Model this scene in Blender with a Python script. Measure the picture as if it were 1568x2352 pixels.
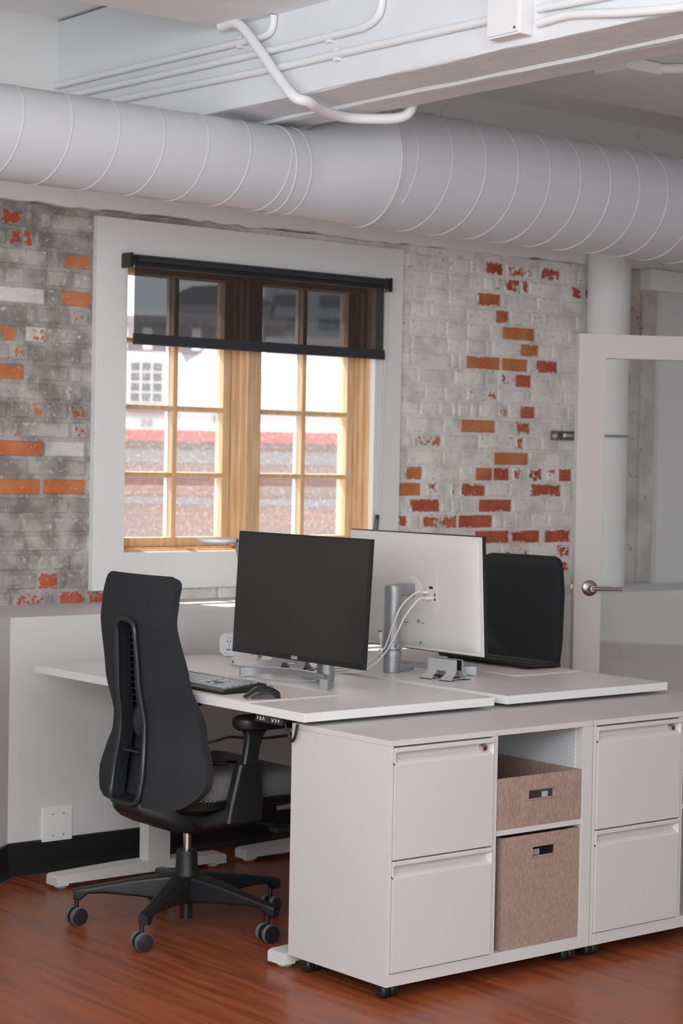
import bpy, bmesh, math, random
from mathutils import Vector, Matrix
random.seed(7)
for o in list(bpy.data.objects): bpy.data.objects.remove(o)
sc = bpy.context.scene
COL = sc.collection
PI = math.pi

# ------------------------------------------------------------------ camera
cam_d = bpy.data.cameras.new('camera'); cam = bpy.data.objects.new('camera', cam_d); COL.objects.link(cam)
cam.location = (-3.343, -3.861, 1.4346)
yaw, pitch, roll = 0.686, -0.02575, 0.0185
F = Vector((math.sin(yaw)*math.cos(pitch), math.cos(yaw)*math.cos(pitch), math.sin(pitch)))
R0 = Vector((math.cos(yaw), -math.sin(yaw), 0)); U0 = R0.cross(F)
Rr = R0*math.cos(roll)+U0*math.sin(roll); Ur = -R0*math.sin(roll)+U0*math.cos(roll)
m3 = Matrix((Rr, Ur, -F)).transposed()
cam.rotation_euler = m3.to_euler()
cam_d.sensor_fit = 'VERTICAL'; cam_d.sensor_height = 36; cam_d.sensor_width = 24
cam_d.lens = 4450.9*36/2352
cam_d.clip_end = 200
cam_d.dof.use_dof = True; cam_d.dof.focus_distance = 5.4; cam_d.dof.aperture_fstop = 5.6
sc.camera = cam

# ------------------------------------------------------------------ world, sun, window light, added fills, exposure
w = bpy.data.worlds.new('sky'); sc.world = w; w.use_nodes = True
bg = w.node_tree.nodes['Background']; bg.inputs[0].default_value = (0.88, 0.95, 1.0, 1); bg.inputs[1].default_value = 2.0
def light(name, kind, loc, target, energy, color=(1,1,1), size=1.0, size_y=None):
    d = bpy.data.lights.new(name, kind); o = bpy.data.objects.new(name, d); COL.objects.link(o)
    o.location = loc; d.energy = energy; d.color = color
    o.rotation_euler = (Vector(target)-Vector(loc)).to_track_quat('-Z', 'Y').to_euler()
    if kind == 'AREA':
        d.shape = 'RECTANGLE'; d.size = size; d.size_y = size_y or size
    return o
light('added_up_fill', 'AREA', (-1.2, -4.7, 0.7), (0.6, -0.2, 2.8), 16, (1.0, 0.97, 0.95), 1.6, 0.8)  # added out-of-view fill, aimed up to brighten the beam underside
sun = light('sun', 'SUN', (0,0,0), (0.20, -0.73, -1.0), 11.0, (1.0, 0.95, 0.88)); sun.data.angle = 0.012
light('side_window_light', 'AREA', (-4.8, -2.2, 1.9), (0.4, 1.2, 1.3), 12, (0.84, 0.92, 1.0), 3.0, 1.7)
light('added_wall_fill', 'AREA', (-4.3, -3.2, 2.2), (0.9, 2.4, 1.6), 112, (0.93, 0.97, 1.0), 2.4, 1.2)  # added out-of-view fill that brightens the back wall, not a room fixture
light('added_top_fill', 'AREA', (-1.3, -1.2, 2.80), (-0.9, -0.7, 0.0), 24, (1.0, 0.97, 0.94), 2.0, 0.6)  # added overhead fill to lighten the desk and cabinet tops
sc.view_settings.view_transform = 'Standard'; sc.view_settings.look = 'None'
sc.view_settings.gamma = 1.0; sc.view_settings.use_curve_mapping = False
sc.view_settings.exposure = 0.0
sc.cycles.use_denoising = True
sc.cycles.max_bounces = 10

# ------------------------------------------------------------------ materials
def mat(name, col, rough=0.6, metal=0.0, bump=0.0, bscale=200.0, var=0.0, vscale=8.0, spec=0.5, coat=0.0):
    m = bpy.data.materials.new(name); m.use_nodes = True
    nt = m.node_tree; b = nt.nodes['Principled BSDF']
    b.inputs['Base Color'].default_value = (*col, 1); b.inputs['Roughness'].default_value = rough
    b.inputs['Metallic'].default_value = metal; b.inputs['Specular IOR Level'].default_value = spec
    b.inputs['Coat Weight'].default_value = coat
    tc = nt.nodes.new('ShaderNodeTexCoord')
    if var:
        n = nt.nodes.new('ShaderNodeTexNoise'); n.inputs['Scale'].default_value = vscale; n.inputs['Detail'].default_value = 5
        nt.links.new(tc.outputs['Object'], n.inputs['Vector'])
        mr = nt.nodes.new('ShaderNodeMapRange'); mr.inputs['To Min'].default_value = 1-var; mr.inputs['To Max'].default_value = 1+var
        nt.links.new(n.outputs['Fac'], mr.inputs['Value'])
        mx = nt.nodes.new('ShaderNodeVectorMath'); mx.operation = 'SCALE'; mx.inputs[0].default_value = col
        nt.links.new(mr.outputs[0], mx.inputs['Scale']); nt.links.new(mx.outputs[0], b.inputs['Base Color'])
    if bump:
        n2 = nt.nodes.new('ShaderNodeTexNoise'); n2.inputs['Scale'].default_value = bscale; n2.inputs['Detail'].default_value = 4
        nt.links.new(tc.outputs['Object'], n2.inputs['Vector'])
        bp = nt.nodes.new('ShaderNodeBump'); bp.inputs['Strength'].default_value = bump; bp.inputs['Distance'].default_value = 0.01
        nt.links.new(n2.outputs['Fac'], bp.inputs['Height']); nt.links.new(bp.outputs[0], b.inputs['Normal'])
    return m
class N:                                   # small node-graph helper
    def __init__(s, name):
        s.m = bpy.data.materials.new(name); s.m.use_nodes = True; s.nt = s.m.node_tree
        s.b = s.nt.nodes['Principled BSDF']; s.tc = s.nt.nodes.new('ShaderNodeTexCoord')
    def n(s, t, **kw):
        x = s.nt.nodes.new('ShaderNode'+t)
        for k, v in kw.items():
            if hasattr(x, k): setattr(x, k, v)
        return x
    def l(s, a, b): s.nt.links.new(a, b)
    def noise(s, scale, detail=5, vec=None, rough=0.5):
        x = s.n('TexNoise'); x.inputs['Scale'].default_value = scale; x.inputs['Detail'].default_value = detail; x.inputs['Roughness'].default_value = rough
        s.l(vec or s.tc.outputs['Object'], x.inputs['Vector']); return x.outputs['Fac']
    def math(s, op, a, b=None, c=None):
        x = s.n('Math', operation=op)
        for i, v in enumerate((a, b, c)):
            if v is None: continue
            if isinstance(v, (int, float)): x.inputs[i].default_value = v
            else: s.l(v, x.inputs[i])
        return x.outputs[0]
    def rng(s, v, a, b, c=0.0, d=1.0, smooth=True):
        x = s.n('MapRange'); x.interpolation_type = 'SMOOTHSTEP' if smooth else 'LINEAR'
        s.l(v, x.inputs[0])
        for i, q in zip((1,2,3,4), (a,b,c,d)):
            if isinstance(q, (int, float)): x.inputs[i].default_value = q
            else: s.l(q, x.inputs[i])
        return x.outputs[0]
    def mix(s, f, a, b):
        x = s.n('Mix', data_type='RGBA')
        if isinstance(f, (int, float)): x.inputs[0].default_value = f
        else: s.l(f, x.inputs[0])
        for i, q in ((6, a), (7, b)):
            if isinstance(q, tuple): x.inputs[i].default_value = (*q, 1)
            else: s.l(q, x.inputs[i])
        return x.outputs[2]
    def bump(s, h, strength=0.3, dist=0.01):
        bp = s.n('Bump'); bp.inputs['Strength'].default_value = strength; bp.inputs['Distance'].default_value = dist
        s.l(h, bp.inputs['Height']); s.l(bp.outputs[0], s.b.inputs['Normal'])

M = {}
M['wall'] = mat('white_wall_paint', (0.66, 0.65, 0.645), 0.55, bump=0.04, bscale=160)
M['plaster'] = mat('rough_white_plaster', (0.80, 0.80, 0.79), 0.75, bump=0.35, bscale=28, var=0.04, vscale=6)
M['ceiling'] = mat('painted_concrete_ceiling', (0.84, 0.845, 0.845), 0.8, bump=0.3, bscale=22, var=0.03)
M['beam'] = mat('painted_concrete_beam', (0.77, 0.79, 0.81), 0.6, bump=0.35, bscale=14, var=0.03)
M['conduit'] = mat('painted_conduit', (0.83, 0.835, 0.84), 0.45, bump=0.05, bscale=60)
M['duct'] = mat('painted_duct_metal', (0.58, 0.595, 0.62), 0.42, bump=0.03, bscale=30)
M['casing'] = mat('white_casing_paint', (0.82, 0.815, 0.80), 0.4)
M['laminate'] = mat('white_laminate', (0.76, 0.75, 0.745), 0.32, bump=0.02, bscale=500)
M['metalwhite'] = mat('white_powder_coat', (0.60, 0.585, 0.575), 0.45, bump=0.03, bscale=600)
M['legwhite'] = mat('white_steel_leg', (0.70, 0.68, 0.66), 0.35)
M['recess'] = mat('white_drawer_pull', (0.68, 0.68, 0.68), 0.45)
M['black'] = mat('black_plastic', (0.012, 0.013, 0.0145), 0.42, bump=0.05, bscale=500)
M['blacksoft'] = mat('black_soft_plastic', (0.016, 0.017, 0.019), 0.35)
M['gloss'] = mat('glossy_black_plastic', (0.02, 0.02, 0.022), 0.12)
M['rubber'] = mat('grey_rubber_tread', (0.13, 0.13, 0.13), 0.8, var=0.3, vscale=60)
M['base'] = mat('black_vinyl_base', (0.014, 0.015, 0.017), 0.35)
M['chrome'] = mat('chrome', (0.7, 0.62, 0.58), 0.18, 1.0)
M['nickel'] = mat('satin_nickel', (0.42, 0.36, 0.32), 0.28, 1.0)
M['silver'] = mat('silver_aluminium', (0.66, 0.66, 0.66), 0.38, 0.5)
M['silvplastic'] = mat('silver_plastic', (0.36, 0.365, 0.38), 0.34, 0.55)
M['cable'] = mat('white_cable', (0.78, 0.76, 0.74), 0.5)
M['monwhite'] = mat('white_monitor_shell', (0.74, 0.71, 0.69), 0.4)
M['screen'] = mat('dark_screen', (0.030, 0.026, 0.026), 0.30, bump=0.0)
M['bezel'] = mat('black_bezel', (0.016, 0.016, 0.018), 0.3)
M['matpad'] = mat('cream_desk_mat', (0.72, 0.66, 0.63), 0.6)
M['keyglare'] = mat('black_keycap_glare', (0.30, 0.31, 0.32), 0.3)  # black keys coloured grey, glare from the bright wall painted in
M['keydark'] = mat('black_keycap', (0.025, 0.026, 0.03), 0.35)
M['print'] = mat('white_print', (0.75, 0.75, 0.75), 0.6)
M['greyprint'] = mat('grey_print', (0.22, 0.22, 0.23), 0.6)
M['lampwhite'] = mat('white_lamp_plastic', (0.78, 0.78, 0.78), 0.35)
M['lampgrey'] = mat('grey_lamp_metal', (0.40, 0.41, 0.42), 0.4)
M['steel'] = mat('galvanised_steel', (0.30, 0.29, 0.28), 0.4, 0.8)
M['blindtube'] = mat('charcoal_blind_cloth', (0.030, 0.033, 0.040), 0.55)
M['darkgap'] = mat('dark_gap', (0.02, 0.02, 0.02), 0.9)
M['doorpaint'] = mat('white_door_paint', (0.62, 0.585, 0.57), 0.45)
M['liner'] = mat('pale_liner', (0.45, 0.46, 0.47), 0.5)
M['blueled'] = mat('blue_usb_port', (0.1, 0.12, 0.6), 0.5)
M['blackhole'] = mat('socket_slot', (0.01, 0.01, 0.01), 0.8)

# wood of window
def wood_mat():
    g = N('pine_window_wood')
    mp = g.n('Mapping'); mp.inputs['Scale'].default_value = (14, 14, 1.2); g.l(g.tc.outputs['Object'], mp.inputs['Vector'])
    f = g.noise(4.0, 6, mp.outputs[0])
    g.l(g.mix(g.rng(f, .35, .65), (0.66, 0.40, 0.205), (0.76, 0.52, 0.32)), g.b.inputs['Base Color'])
    g.b.inputs['Roughness'].default_value = 0.35
    return g.m
M['wood'] = wood_mat()
# floor planks running along Y
def floor_mat():
    g = N('red_wood_floor')
    sep = g.n('SeparateXYZ'); g.l(g.tc.outputs['Object'], sep.inputs[0])
    W = 0.125
    px = g.math('DIVIDE', g.math('ADD', sep.outputs[0], 0.105), W)
    idx = g.math('FLOOR', px); fr = g.math('FRACT', px)
    wn = g.n('TexWhiteNoise'); wn.noise_dimensions = '1D'; g.l(idx, wn.inputs['W'])
    yo = g.math('ADD', g.math('DIVIDE', sep.outputs[1], 1.3), g.math('MULTIPLY', wn.outputs['Value'], 7.0))
    cell = g.math('FLOOR', yo); fy = g.math('FRACT', yo)
    wn2 = g.n('TexWhiteNoise'); wn2.noise_dimensions = '2D'
    cmb = g.n('CombineXYZ'); g.l(idx, cmb.inputs[0]); g.l(cell, cmb.inputs[1]); g.l(cmb.outputs[0], wn2.inputs['Vector'])
    mp = g.n('Mapping'); mp.inputs['Scale'].default_value = (26, 1.6, 1); g.l(g.tc.outputs['Object'], mp.inputs['Vector'])
    ad = g.n('VectorMath', operation='ADD'); g.l(mp.outputs[0], ad.inputs[0])
    sc3 = g.n('VectorMath', operation='SCALE'); g.l(wn2.outputs['Color'], sc3.inputs[0]); sc3.inputs['Scale'].default_value = 30; g.l(sc3.outputs[0], ad.inputs[1])
    grain = g.noise(1.6, 5, ad.outputs[0], 0.5)
    c = g.mix(g.rng(grain, .32, .68), (0.185, 0.039, 0.013), (0.335, 0.087, 0.031))
    c2 = g.mix(g.math('MULTIPLY', wn2.outputs['Value'], 0.35), c, (0.31, 0.083, 0.030))
    gap = g.math('MAXIMUM', g.rng(g.math('ABSOLUTE', g.math('SUBTRACT', fr, 0.5)), .488, .496), g.rng(g.math('ABSOLUTE', g.math('SUBTRACT', fy, 0.5)), .4985, .4995))
    c3 = g.mix(g.math('MULTIPLY', gap, .55), c2, (0.28, 0.10, 0.05))
    g.l(c3, g.b.inputs['Base Color'])
    g.l(g.rng(grain, .2, .8, .26, .36), g.b.inputs['Roughness'])
    g.b.inputs['Specular IOR Level'].default_value = .38
    pass
    return g.m
M['floor'] = floor_mat()
# brick: per-brick attribute wear=(exposed, tone, whiteness)
def brick_mat(mortar=False):
    g = N('worn_mortar' if mortar else 'worn_painted_brick')
    obj = g.tc.outputs['Object']
    n1 = g.noise(9, 6); n2 = g.noise(48, 6, rough=.65); n3 = g.noise(3, 4); n4 = g.noise(130, 4)
    if mortar:
        sep = g.n('SeparateXYZ'); g.l(obj, sep.inputs[0])
        white = g.rng(sep.outputs[0], .5, 2.2, .26, 1.0)
    else:
        at = g.n('Attribute', attribute_name='wear'); at.attribute_type = 'GEOMETRY'
        s = g.n('SeparateXYZ'); g.l(at.outputs['Vector'], s.inputs[0])
        ex, tone, white = s.outputs
    greyc = g.mix(g.rng(n1, .35, .66), (0.235, 0.212, 0.198), (0.48, 0.45, 0.425))
    greyc = g.mix(g.rng(n2, .54, .74), greyc, (0.70, 0.68, 0.66))
    whitec = g.mix(g.rng(n1, .28, .58), (0.66, 0.615, 0.585), (0.86, 0.825, 0.795))
    whitec = g.mix(g.rng(n2, .52, .75), whitec, (0.55, 0.50, 0.46))
    wf = g.rng(g.math('ADD', white, g.math('MULTIPLY', g.math('SUBTRACT', n3, .5), .6)), .25, .75)
    paint = g.mix(wf, greyc, whitec)
    if not mortar:
        sv = g.n('VectorMath', operation='SCALE'); g.l(paint, sv.inputs[0]); g.l(g.math('ADD', g.math('MULTIPLY', g.math('SUBTRACT', tone, .5), g.rng(white, .3, .9, .32, .13, False)), 1.0), sv.inputs['Scale']); paint = sv.outputs[0]
    if not mortar:
        orange = g.mix(g.rng(n1, .35, .65), (0.56, 0.160, 0.045), (0.62, 0.245, 0.100))
        red = g.mix(g.rng(n1, .35, .65), (0.40, 0.058, 0.028), (0.52, 0.115, 0.060))
        bc = g.mix(tone, orange, red)
        bc = g.mix(g.rng(n4, .60, .74), bc, (0.62, 0.44, 0.37))
        nn = g.math('ADD', g.math('MULTIPLY', n2, .55), g.math('MULTIPLY', n1, .45))
        th = g.math('SUBTRACT', 0.74, g.math('MULTIPLY', ex, .48))
        fac = g.rng(nn, g.math('SUBTRACT', th, .018), g.math('ADD', th, .018))
        col = g.mix(fac, paint, bc)
        h = g.math('SUBTRACT', g.math('ADD', g.math('MULTIPLY', n2, .6), g.math('MULTIPLY', n4, .3)), g.math('MULTIPLY', fac, .3))
    else:
        col = g.mix(g.rng(n2, .62, .74), paint, (0.20, 0.18, 0.17)); h = g.math('ADD', n2, n4)
    g.l(col, g.b.inputs['Base Color']); g.b.inputs['Roughness'].default_value = .85
    g.bump(h, .55, .006)
    return g.m
M['brick'] = brick_mat(); M['mortar'] = brick_mat(True)
def speck_mat():                                  # white plaster with black pits
    g = N('pitted_white_plaster')
    v = g.n('TexVoronoi'); v.inputs['Scale'].default_value = 42; g.l(g.tc.outputs['Object'], v.inputs['Vector'])
    msk = g.noise(2.2, 3)
    f = g.math('MULTIPLY', g.rng(v.outputs['Distance'], .13, .20, 1, 0), g.rng(msk, .50, .60))
    sep = g.n('SeparateXYZ'); g.l(g.tc.outputs['Object'], sep.inputs[0])
    f = g.math('MULTIPLY', f, g.rng(sep.outputs[0], .6, 1.4))
    g.l(g.mix(f, (0.83, 0.83, 0.82), (0.10, 0.09, 0.085)), g.b.inputs['Base Color'])
    g.b.inputs['Roughness'].default_value = .8
    g.bump(g.math('SUBTRACT', g.noise(30, 5), g.math('MULTIPLY', f, .8)), .3, .01)
    return g.m
M['speck'] = speck_mat()
def peel_mat():                                   # dirty old plaster beside the pipe
    g = N('peeling_plaster')
    n1 = g.noise(5, 6); n2 = g.noise(26, 6, rough=.65)
    mp = g.n('Mapping'); mp.inputs['Scale'].default_value = (7, 1, 2.0); g.l(g.tc.outputs['Object'], mp.inputs['Vector'])
    n3 = g.noise(2.0, 6, mp.outputs[0])
    c = g.mix(g.rng(n1, .35, .65), (0.38, 0.33, 0.29), (0.56, 0.52, 0.48))
    c = g.mix(g.rng(n2, .60, .66), c, (0.24, 0.20, 0.17))
    c = g.mix(g.rng(n3, .62, .68), c, (0.20, 0.15, 0.12))
    g.l(c, g.b.inputs['Base Color']); g.b.inputs['Roughness'].default_value = .85
    g.bump(n2, .4, .01); return g.m
M['peel'] = peel_mat()
def fabric_mat(name, c1, c2, sx, sy, sz, diag=True):
    g = N(name)
    sep = g.n('SeparateXYZ'); g.l(g.tc.outputs['Object'], sep.inputs[0])
    a = g.math('ADD', g.math('MULTIPLY', sep.outputs[1], sy), g.math('MULTIPLY', sep.outputs[2], sz))
    a = g.math('ADD', a, g.math('MULTIPLY', sep.outputs[0], sx))
    s = g.math('SINE', a)
    g.l(g.mix(g.rng(s, -.6, .8), c1, c2), g.b.inputs['Base Color'])
    g.b.inputs['Roughness'].default_value = .85; g.b.inputs['Specular IOR Level'].default_value = .3
    g.bump(s, .25, .001); return g.m
M['chairfab'] = fabric_mat('charcoal_chair_cloth', (0.016, 0.0165, 0.0185), (0.032, 0.033, 0.036), 300, 900, 1500)
def seat_mat():
    g = N('black_white_seat_mesh')
    sep = g.n('SeparateXYZ'); g.l(g.tc.outputs['Object'], sep.inputs[0])
    a = g.math('SINE', g.math('MULTIPLY', sep.outputs[0], 900)); b = g.math('SINE', g.math('ADD', g.math('MULTIPLY', sep.outputs[1], 900), g.math('MULTIPLY', sep.outputs[2], 1100)))
    s = g.math('MULTIPLY', a, b)
    g.l(g.mix(g.rng(s, .12, .42), (0.020, 0.021, 0.023), (0.44, 0.44, 0.44)), g.b.inputs['Base Color'])
    g.b.inputs['Roughness'].default_value = .7; return g.m
M['seatmesh'] = seat_mat()
def felt_mat():
    g = N('brown_felt')
    mp = g.n('Mapping'); mp.inputs['Scale'].default_value = (1, 1, .35); g.l(g.tc.outputs['Object'], mp.inputs['Vector'])
    n1 = g.noise(170, 6, mp.outputs[0], .7); n2 = g.noise(30, 4)
    c = g.mix(g.rng(n1, .3, .7), (0.270, 0.180, 0.145), (0.410, 0.295, 0.245))
    c = g.mix(g.math('MULTIPLY', g.rng(n2, .4, .7), .25), c, (0.26, 0.175, 0.14))
    g.l(c, g.b.inputs['Base Color']); g.b.inputs['Roughness'].default_value = .95
    g.bump(n1, .3, .002); return g.m
M['felt'] = felt_mat()
def perf_mat():
    g = N('perforated_white_steel')
    sep = g.n('SeparateXYZ'); g.l(g.tc.outputs['Object'], sep.inputs[0])
    k = 2*PI/.0125
    a = g.math('SINE', g.math('MULTIPLY', sep.outputs[1], k)); b = g.math('SINE', g.math('MULTIPLY', sep.outputs[2], k))
    f = g.rng(g.math('MULTIPLY', a, b), .62, .75)
    g.l(g.mix(f, (0.62, 0.63, 0.64), (0.20, 0.21, 0.22)), g.b.inputs['Base Color'])
    g.b.inputs['Roughness'].default_value = .5; g.bump(g.math('MULTIPLY', f, -1), .5, .003); return g.m
M['perf'] = perf_mat()
def glass_mat(name, tint, dirt=0.0):
    m = bpy.data.materials.new(name); m.use_nodes = True; nt = m.node_tree
    nt.nodes.remove(nt.nodes['Principled BSDF']); out = nt.nodes['Material Output']
    t = nt.nodes.new('ShaderNodeBsdfTransparent'); t.inputs[0].default_value = (*tint, 1)
    gl = nt.nodes.new('ShaderNodeBsdfGlossy'); gl.inputs['Roughness'].default_value = 0.02
    lw = nt.nodes.new('ShaderNodeLayerWeight'); lw.inputs[0].default_value = .5
    pw = nt.nodes.new('ShaderNodeMath'); pw.operation = 'POWER'; pw.inputs[1].default_value = 4; nt.links.new(lw.outputs['Facing'], pw.inputs[0])
    fr = nt.nodes.new('ShaderNodeMath'); fr.operation = 'MULTIPLY_ADD'; fr.inputs[1].default_value = .5; fr.inputs[2].default_value = .025; nt.links.new(pw.outputs[0], fr.inputs[0])
    mx = nt.nodes.new('ShaderNodeMixShader')
    nt.links.new(fr.outputs[0], mx.inputs[0]); nt.links.new(t.outputs[0], mx.inputs[1]); nt.links.new(gl.outputs[0], mx.inputs[2])
    last = mx.outputs[0]
    if dirt:
        tc = nt.nodes.new('ShaderNodeTexCoord')
        n = nt.nodes.new('ShaderNodeTexNoise'); n.inputs['Scale'].default_value = 75; n.inputs['Detail'].default_value = 6; n.inputs['Roughness'].default_value = .75
        nt.links.new(tc.outputs['Object'], n.inputs['Vector'])
        r = nt.nodes.new('ShaderNodeMapRange'); r.inputs[1].default_value = .52; r.inputs[2].default_value = .75; r.inputs[3].default_value = dirt*.5; r.inputs[4].default_value = dirt*1.6
        nt.links.new(n.outputs['Fac'], r.inputs[0])
        d = nt.nodes.new('ShaderNodeBsdfTranslucent'); d.inputs[0].default_value = (.9, .9, .9, 1)
        m2 = nt.nodes.new('ShaderNodeMixShader'); nt.links.new(r.outputs[0], m2.inputs[0]); nt.links.new(last, m2.inputs[1]); nt.links.new(d.outputs[0], m2.inputs[2])
        last = m2.outputs[0]
    nt.links.new(last, out.inputs[0]); return m
M['glass'] = glass_mat('dusty_window_glass', (.97, .98, .98), .11)
M['doorglass'] = glass_mat('clear_door_glass', (.98, .98, .975))
def screen_cloth():
    m = bpy.data.materials.new('sheer_charcoal_screen'); m.use_nodes = True; nt = m.node_tree
    nt.nodes.remove(nt.nodes['Principled BSDF']); out = nt.nodes['Material Output']
    t = nt.nodes.new('ShaderNodeBsdfTransparent'); t.inputs[0].default_value = (1, 1, 1, 1)
    d = nt.nodes.new('ShaderNodeBsdfDiffuse'); d.inputs[0].default_value = (.035, .034, .038, 1)
    mx = nt.nodes.new('ShaderNodeMixShader'); mx.inputs[0].default_value = .66
    nt.links.new(t.outputs[0], mx.inputs[1]); nt.links.new(d.outputs[0], mx.inputs[2]); nt.links.new(mx.outputs[0], out.inputs[0])
    return m
M['sheer'] = screen_cloth()
def ext_brick():
    g = N('red_street_brick')
    t = g.n('TexBrick'); t.inputs['Scale'].default_value = 4; t.inputs['Color1'].default_value = (.24, .070, .046, 1); t.inputs['Color2'].default_value = (.30, .092, .060, 1); t.inputs['Mortar'].default_value = (.32, .18, .15, 1)
    mp = g.n('Mapping'); mp.inputs['Rotation'].default_value = (PI/2, 0, 0); g.l(g.tc.outputs['Object'], mp.inputs['Vector']); g.l(mp.outputs[0], t.inputs['Vector'])
    mp2 = g.n('Mapping'); mp2.inputs['Scale'].default_value = (.35, 1, 3.2); g.l(g.tc.outputs['Object'], mp2.inputs['Vector'])
    n = g.noise(1.4, 4, mp2.outputs[0])
    g.l(g.mix(g.rng(n, .4, .65), t.outputs['Color'], (.20, .105, .09)), g.b.inputs['Base Color']); g.b.inputs['Roughness'].default_value = .9
    return g.m
M['extbrick'] = ext_brick()
M['extwhite'] = mat('white_street_stucco', (.86, .86, .86), .9)
M['extred'] = mat('red_metal_coping', (.42, .045, .035), .6)
M['extpurple'] = mat('mauve_street_brick', (.20, .15, .16), .9, var=.15, vscale=1)
M['exttan'] = mat('grey_tower_stone', (.40, .40, .42), .9)
M['extdark'] = mat('dark_street_glass', (.05, .075, .095), .3)
M['extslate'] = mat('dark_slate_roof', (.12, .12, .14), .8)

# ------------------------------------------------------------------ mesh helpers
def box(bm, x0, x1, y0, y1, z0, z1, bev=0.0, seg=2):
    r = bmesh.ops.create_cube(bm, size=1.0)
    vs = r['verts']
    for v in vs:
        v.co = Vector(((x0+x1)/2+v.co.x*(x1-x0), (y0+y1)/2+v.co.y*(y1-y0), (z0+z1)/2+v.co.z*(z1-z0)))
    if bev:
        es = list({e for v in vs for e in v.link_edges})
        bmesh.ops.bevel(bm, geom=es, offset=bev, segments=seg, affect='EDGES', profile=0.5)
    return bm
def B(*a, **k): return box(bmesh.new(), *a, **k)
def loft(bm, rings, cap=True, closed=True):
    vr = [[bm.verts.new(p) for p in r] for r in rings]
    n = len(vr[0])
    for a, b in zip(vr, vr[1:]):
        for i in range(n if closed else n-1):
            j = (i+1) % n
            try: bm.faces.new((a[i], a[j], b[j], b[i]))
            except ValueError: pass
    if cap and closed:
        bm.faces.new(list(reversed(vr[0]))); bm.faces.new(vr[-1])
    return vr
def smooth_path(pts, n=6):
    pts = [Vector(p) for p in pts]; out = []
    for i in range(len(pts)-1):
        p0 = pts[max(i-1, 0)]; p1 = pts[i]; p2 = pts[i+1]; p3 = pts[min(i+2, len(pts)-1)]
        for k in range(n):
            t = k/n
            out.append(.5*((2*p1)+(p2-p0)*t+(2*p0-5*p1+4*p2-p3)*t*t+(3*p1-p0-3*p2+p3)*t**3))
    out.append(pts[-1]); return out
def tube(bm, pts, r, seg=12, closed=False, sx=1.0):
    pts = [Vector(p) for p in pts]; n = len(pts); rings = []
    T0 = (pts[1]-pts[0]).normalized()
    up = Vector((0,0,1)) if abs(T0.z) < .9 else Vector((1,0,0))
    nrm = (up-T0*up.dot(T0)).normalized()
    for i, p in enumerate(pts):
        if closed: t = (pts[(i+1) % n]-pts[i-1]).normalized()
        else: t = (pts[min(i+1, n-1)]-pts[max(i-1, 0)]).normalized()
        nrm = (nrm-t*nrm.dot(t)).normalized(); bn = t.cross(nrm)
        rr = r[i] if isinstance(r, (list, tuple)) else r
        rings.append([p+nrm*rr*math.cos(2*PI*k/seg)*sx+bn*rr*math.sin(2*PI*k/seg) for k in range(seg)])
    if closed: rings.append(rings[0])
    loft(bm, rings, cap=not closed)
    if closed: bmesh.ops.remove_doubles(bm, verts=bm.verts, dist=1e-6)
    return bm
def TB(*a, **k): return tube(bmesh.new(), *a, **k)
def lathe(bm, prof, c=(0,0,0), seg=28, axis='z'):
    rings = []
    for r, z in prof:
        ring = []
        for k in range(seg):
            a = 2*PI*k/seg; x, y = max(r, 1e-4)*math.cos(a), max(r, 1e-4)*math.sin(a)
            if axis == 'z': q = (x, y, z)
            elif axis == 'y': q = (x, z, -y)
            else: q = (z, x, y)
            ring.append(Vector(q)+Vector(c))
        rings.append(ring)
    loft(bm, rings); return bm
def LA(*a, **k): return lathe(bmesh.new(), *a, **k)
def prism(bm, poly, axis, a, b):
    def P(u, v, t): return {'x': (t, u, v), 'y': (u, t, v), 'z': (u, v, t)}[axis]
    loft(bm, [[Vector(P(u, v, a)) for u, v in poly], [Vector(P(u, v, b)) for u, v in poly]]); return bm
def PR(*a): return prism(bmesh.new(), *a)
def rrect(x0, x1, y0, y1, r, n=5):
    out = []
    for cx, cy, a0 in ((x1-r, y1-r, 0), (x0+r, y1-r, PI/2), (x0+r, y0+r, PI), (x1-r, y0+r, 1.5*PI)):
        for k in range(n+1):
            a = a0+PI/2*k/n; out.append((cx+r*math.cos(a), cy+r*math.sin(a)))
    return out
def interp(tab, x):
    if x <= tab[0][0]: return tab[0][1]
    for (a, b), (c, d) in zip(tab, tab[1:]):
        if x <= c:
            t = (x-a)/(c-a); t = t*t*(3-2*t)*.5+t*.5; return b+(d-b)*t
    return tab[-1][1]
def text_bm(s, size, depth=0.0004, bold=False):
    cu = bpy.data.curves.new('t', 'FONT'); cu.body = s; cu.size = size; cu.extrude = depth; cu.align_x = 'CENTER'; cu.align_y = 'CENTER'
    if bold: cu.offset = size*.02
    o = bpy.data.objects.new('t', cu); COL.objects.link(o)
    dg = bpy.context.evaluated_depsgraph_get(); dg.update()
    me = bpy.data.meshes.new_from_object(o.evaluated_get(dg)); bm = bmesh.new(); bm.from_mesh(me)
    bpy.data.objects.remove(o); bpy.data.curves.remove(cu); bpy.data.meshes.remove(me); return bm
def xf(bm, mtx): bmesh.ops.transform(bm, matrix=mtx, verts=bm.verts); return bm
def merge(dst, src):
    me = bpy.data.meshes.new('tmp'); src.to_mesh(me); src.free(); dst.from_mesh(me); bpy.data.meshes.remove(me); return dst

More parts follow.
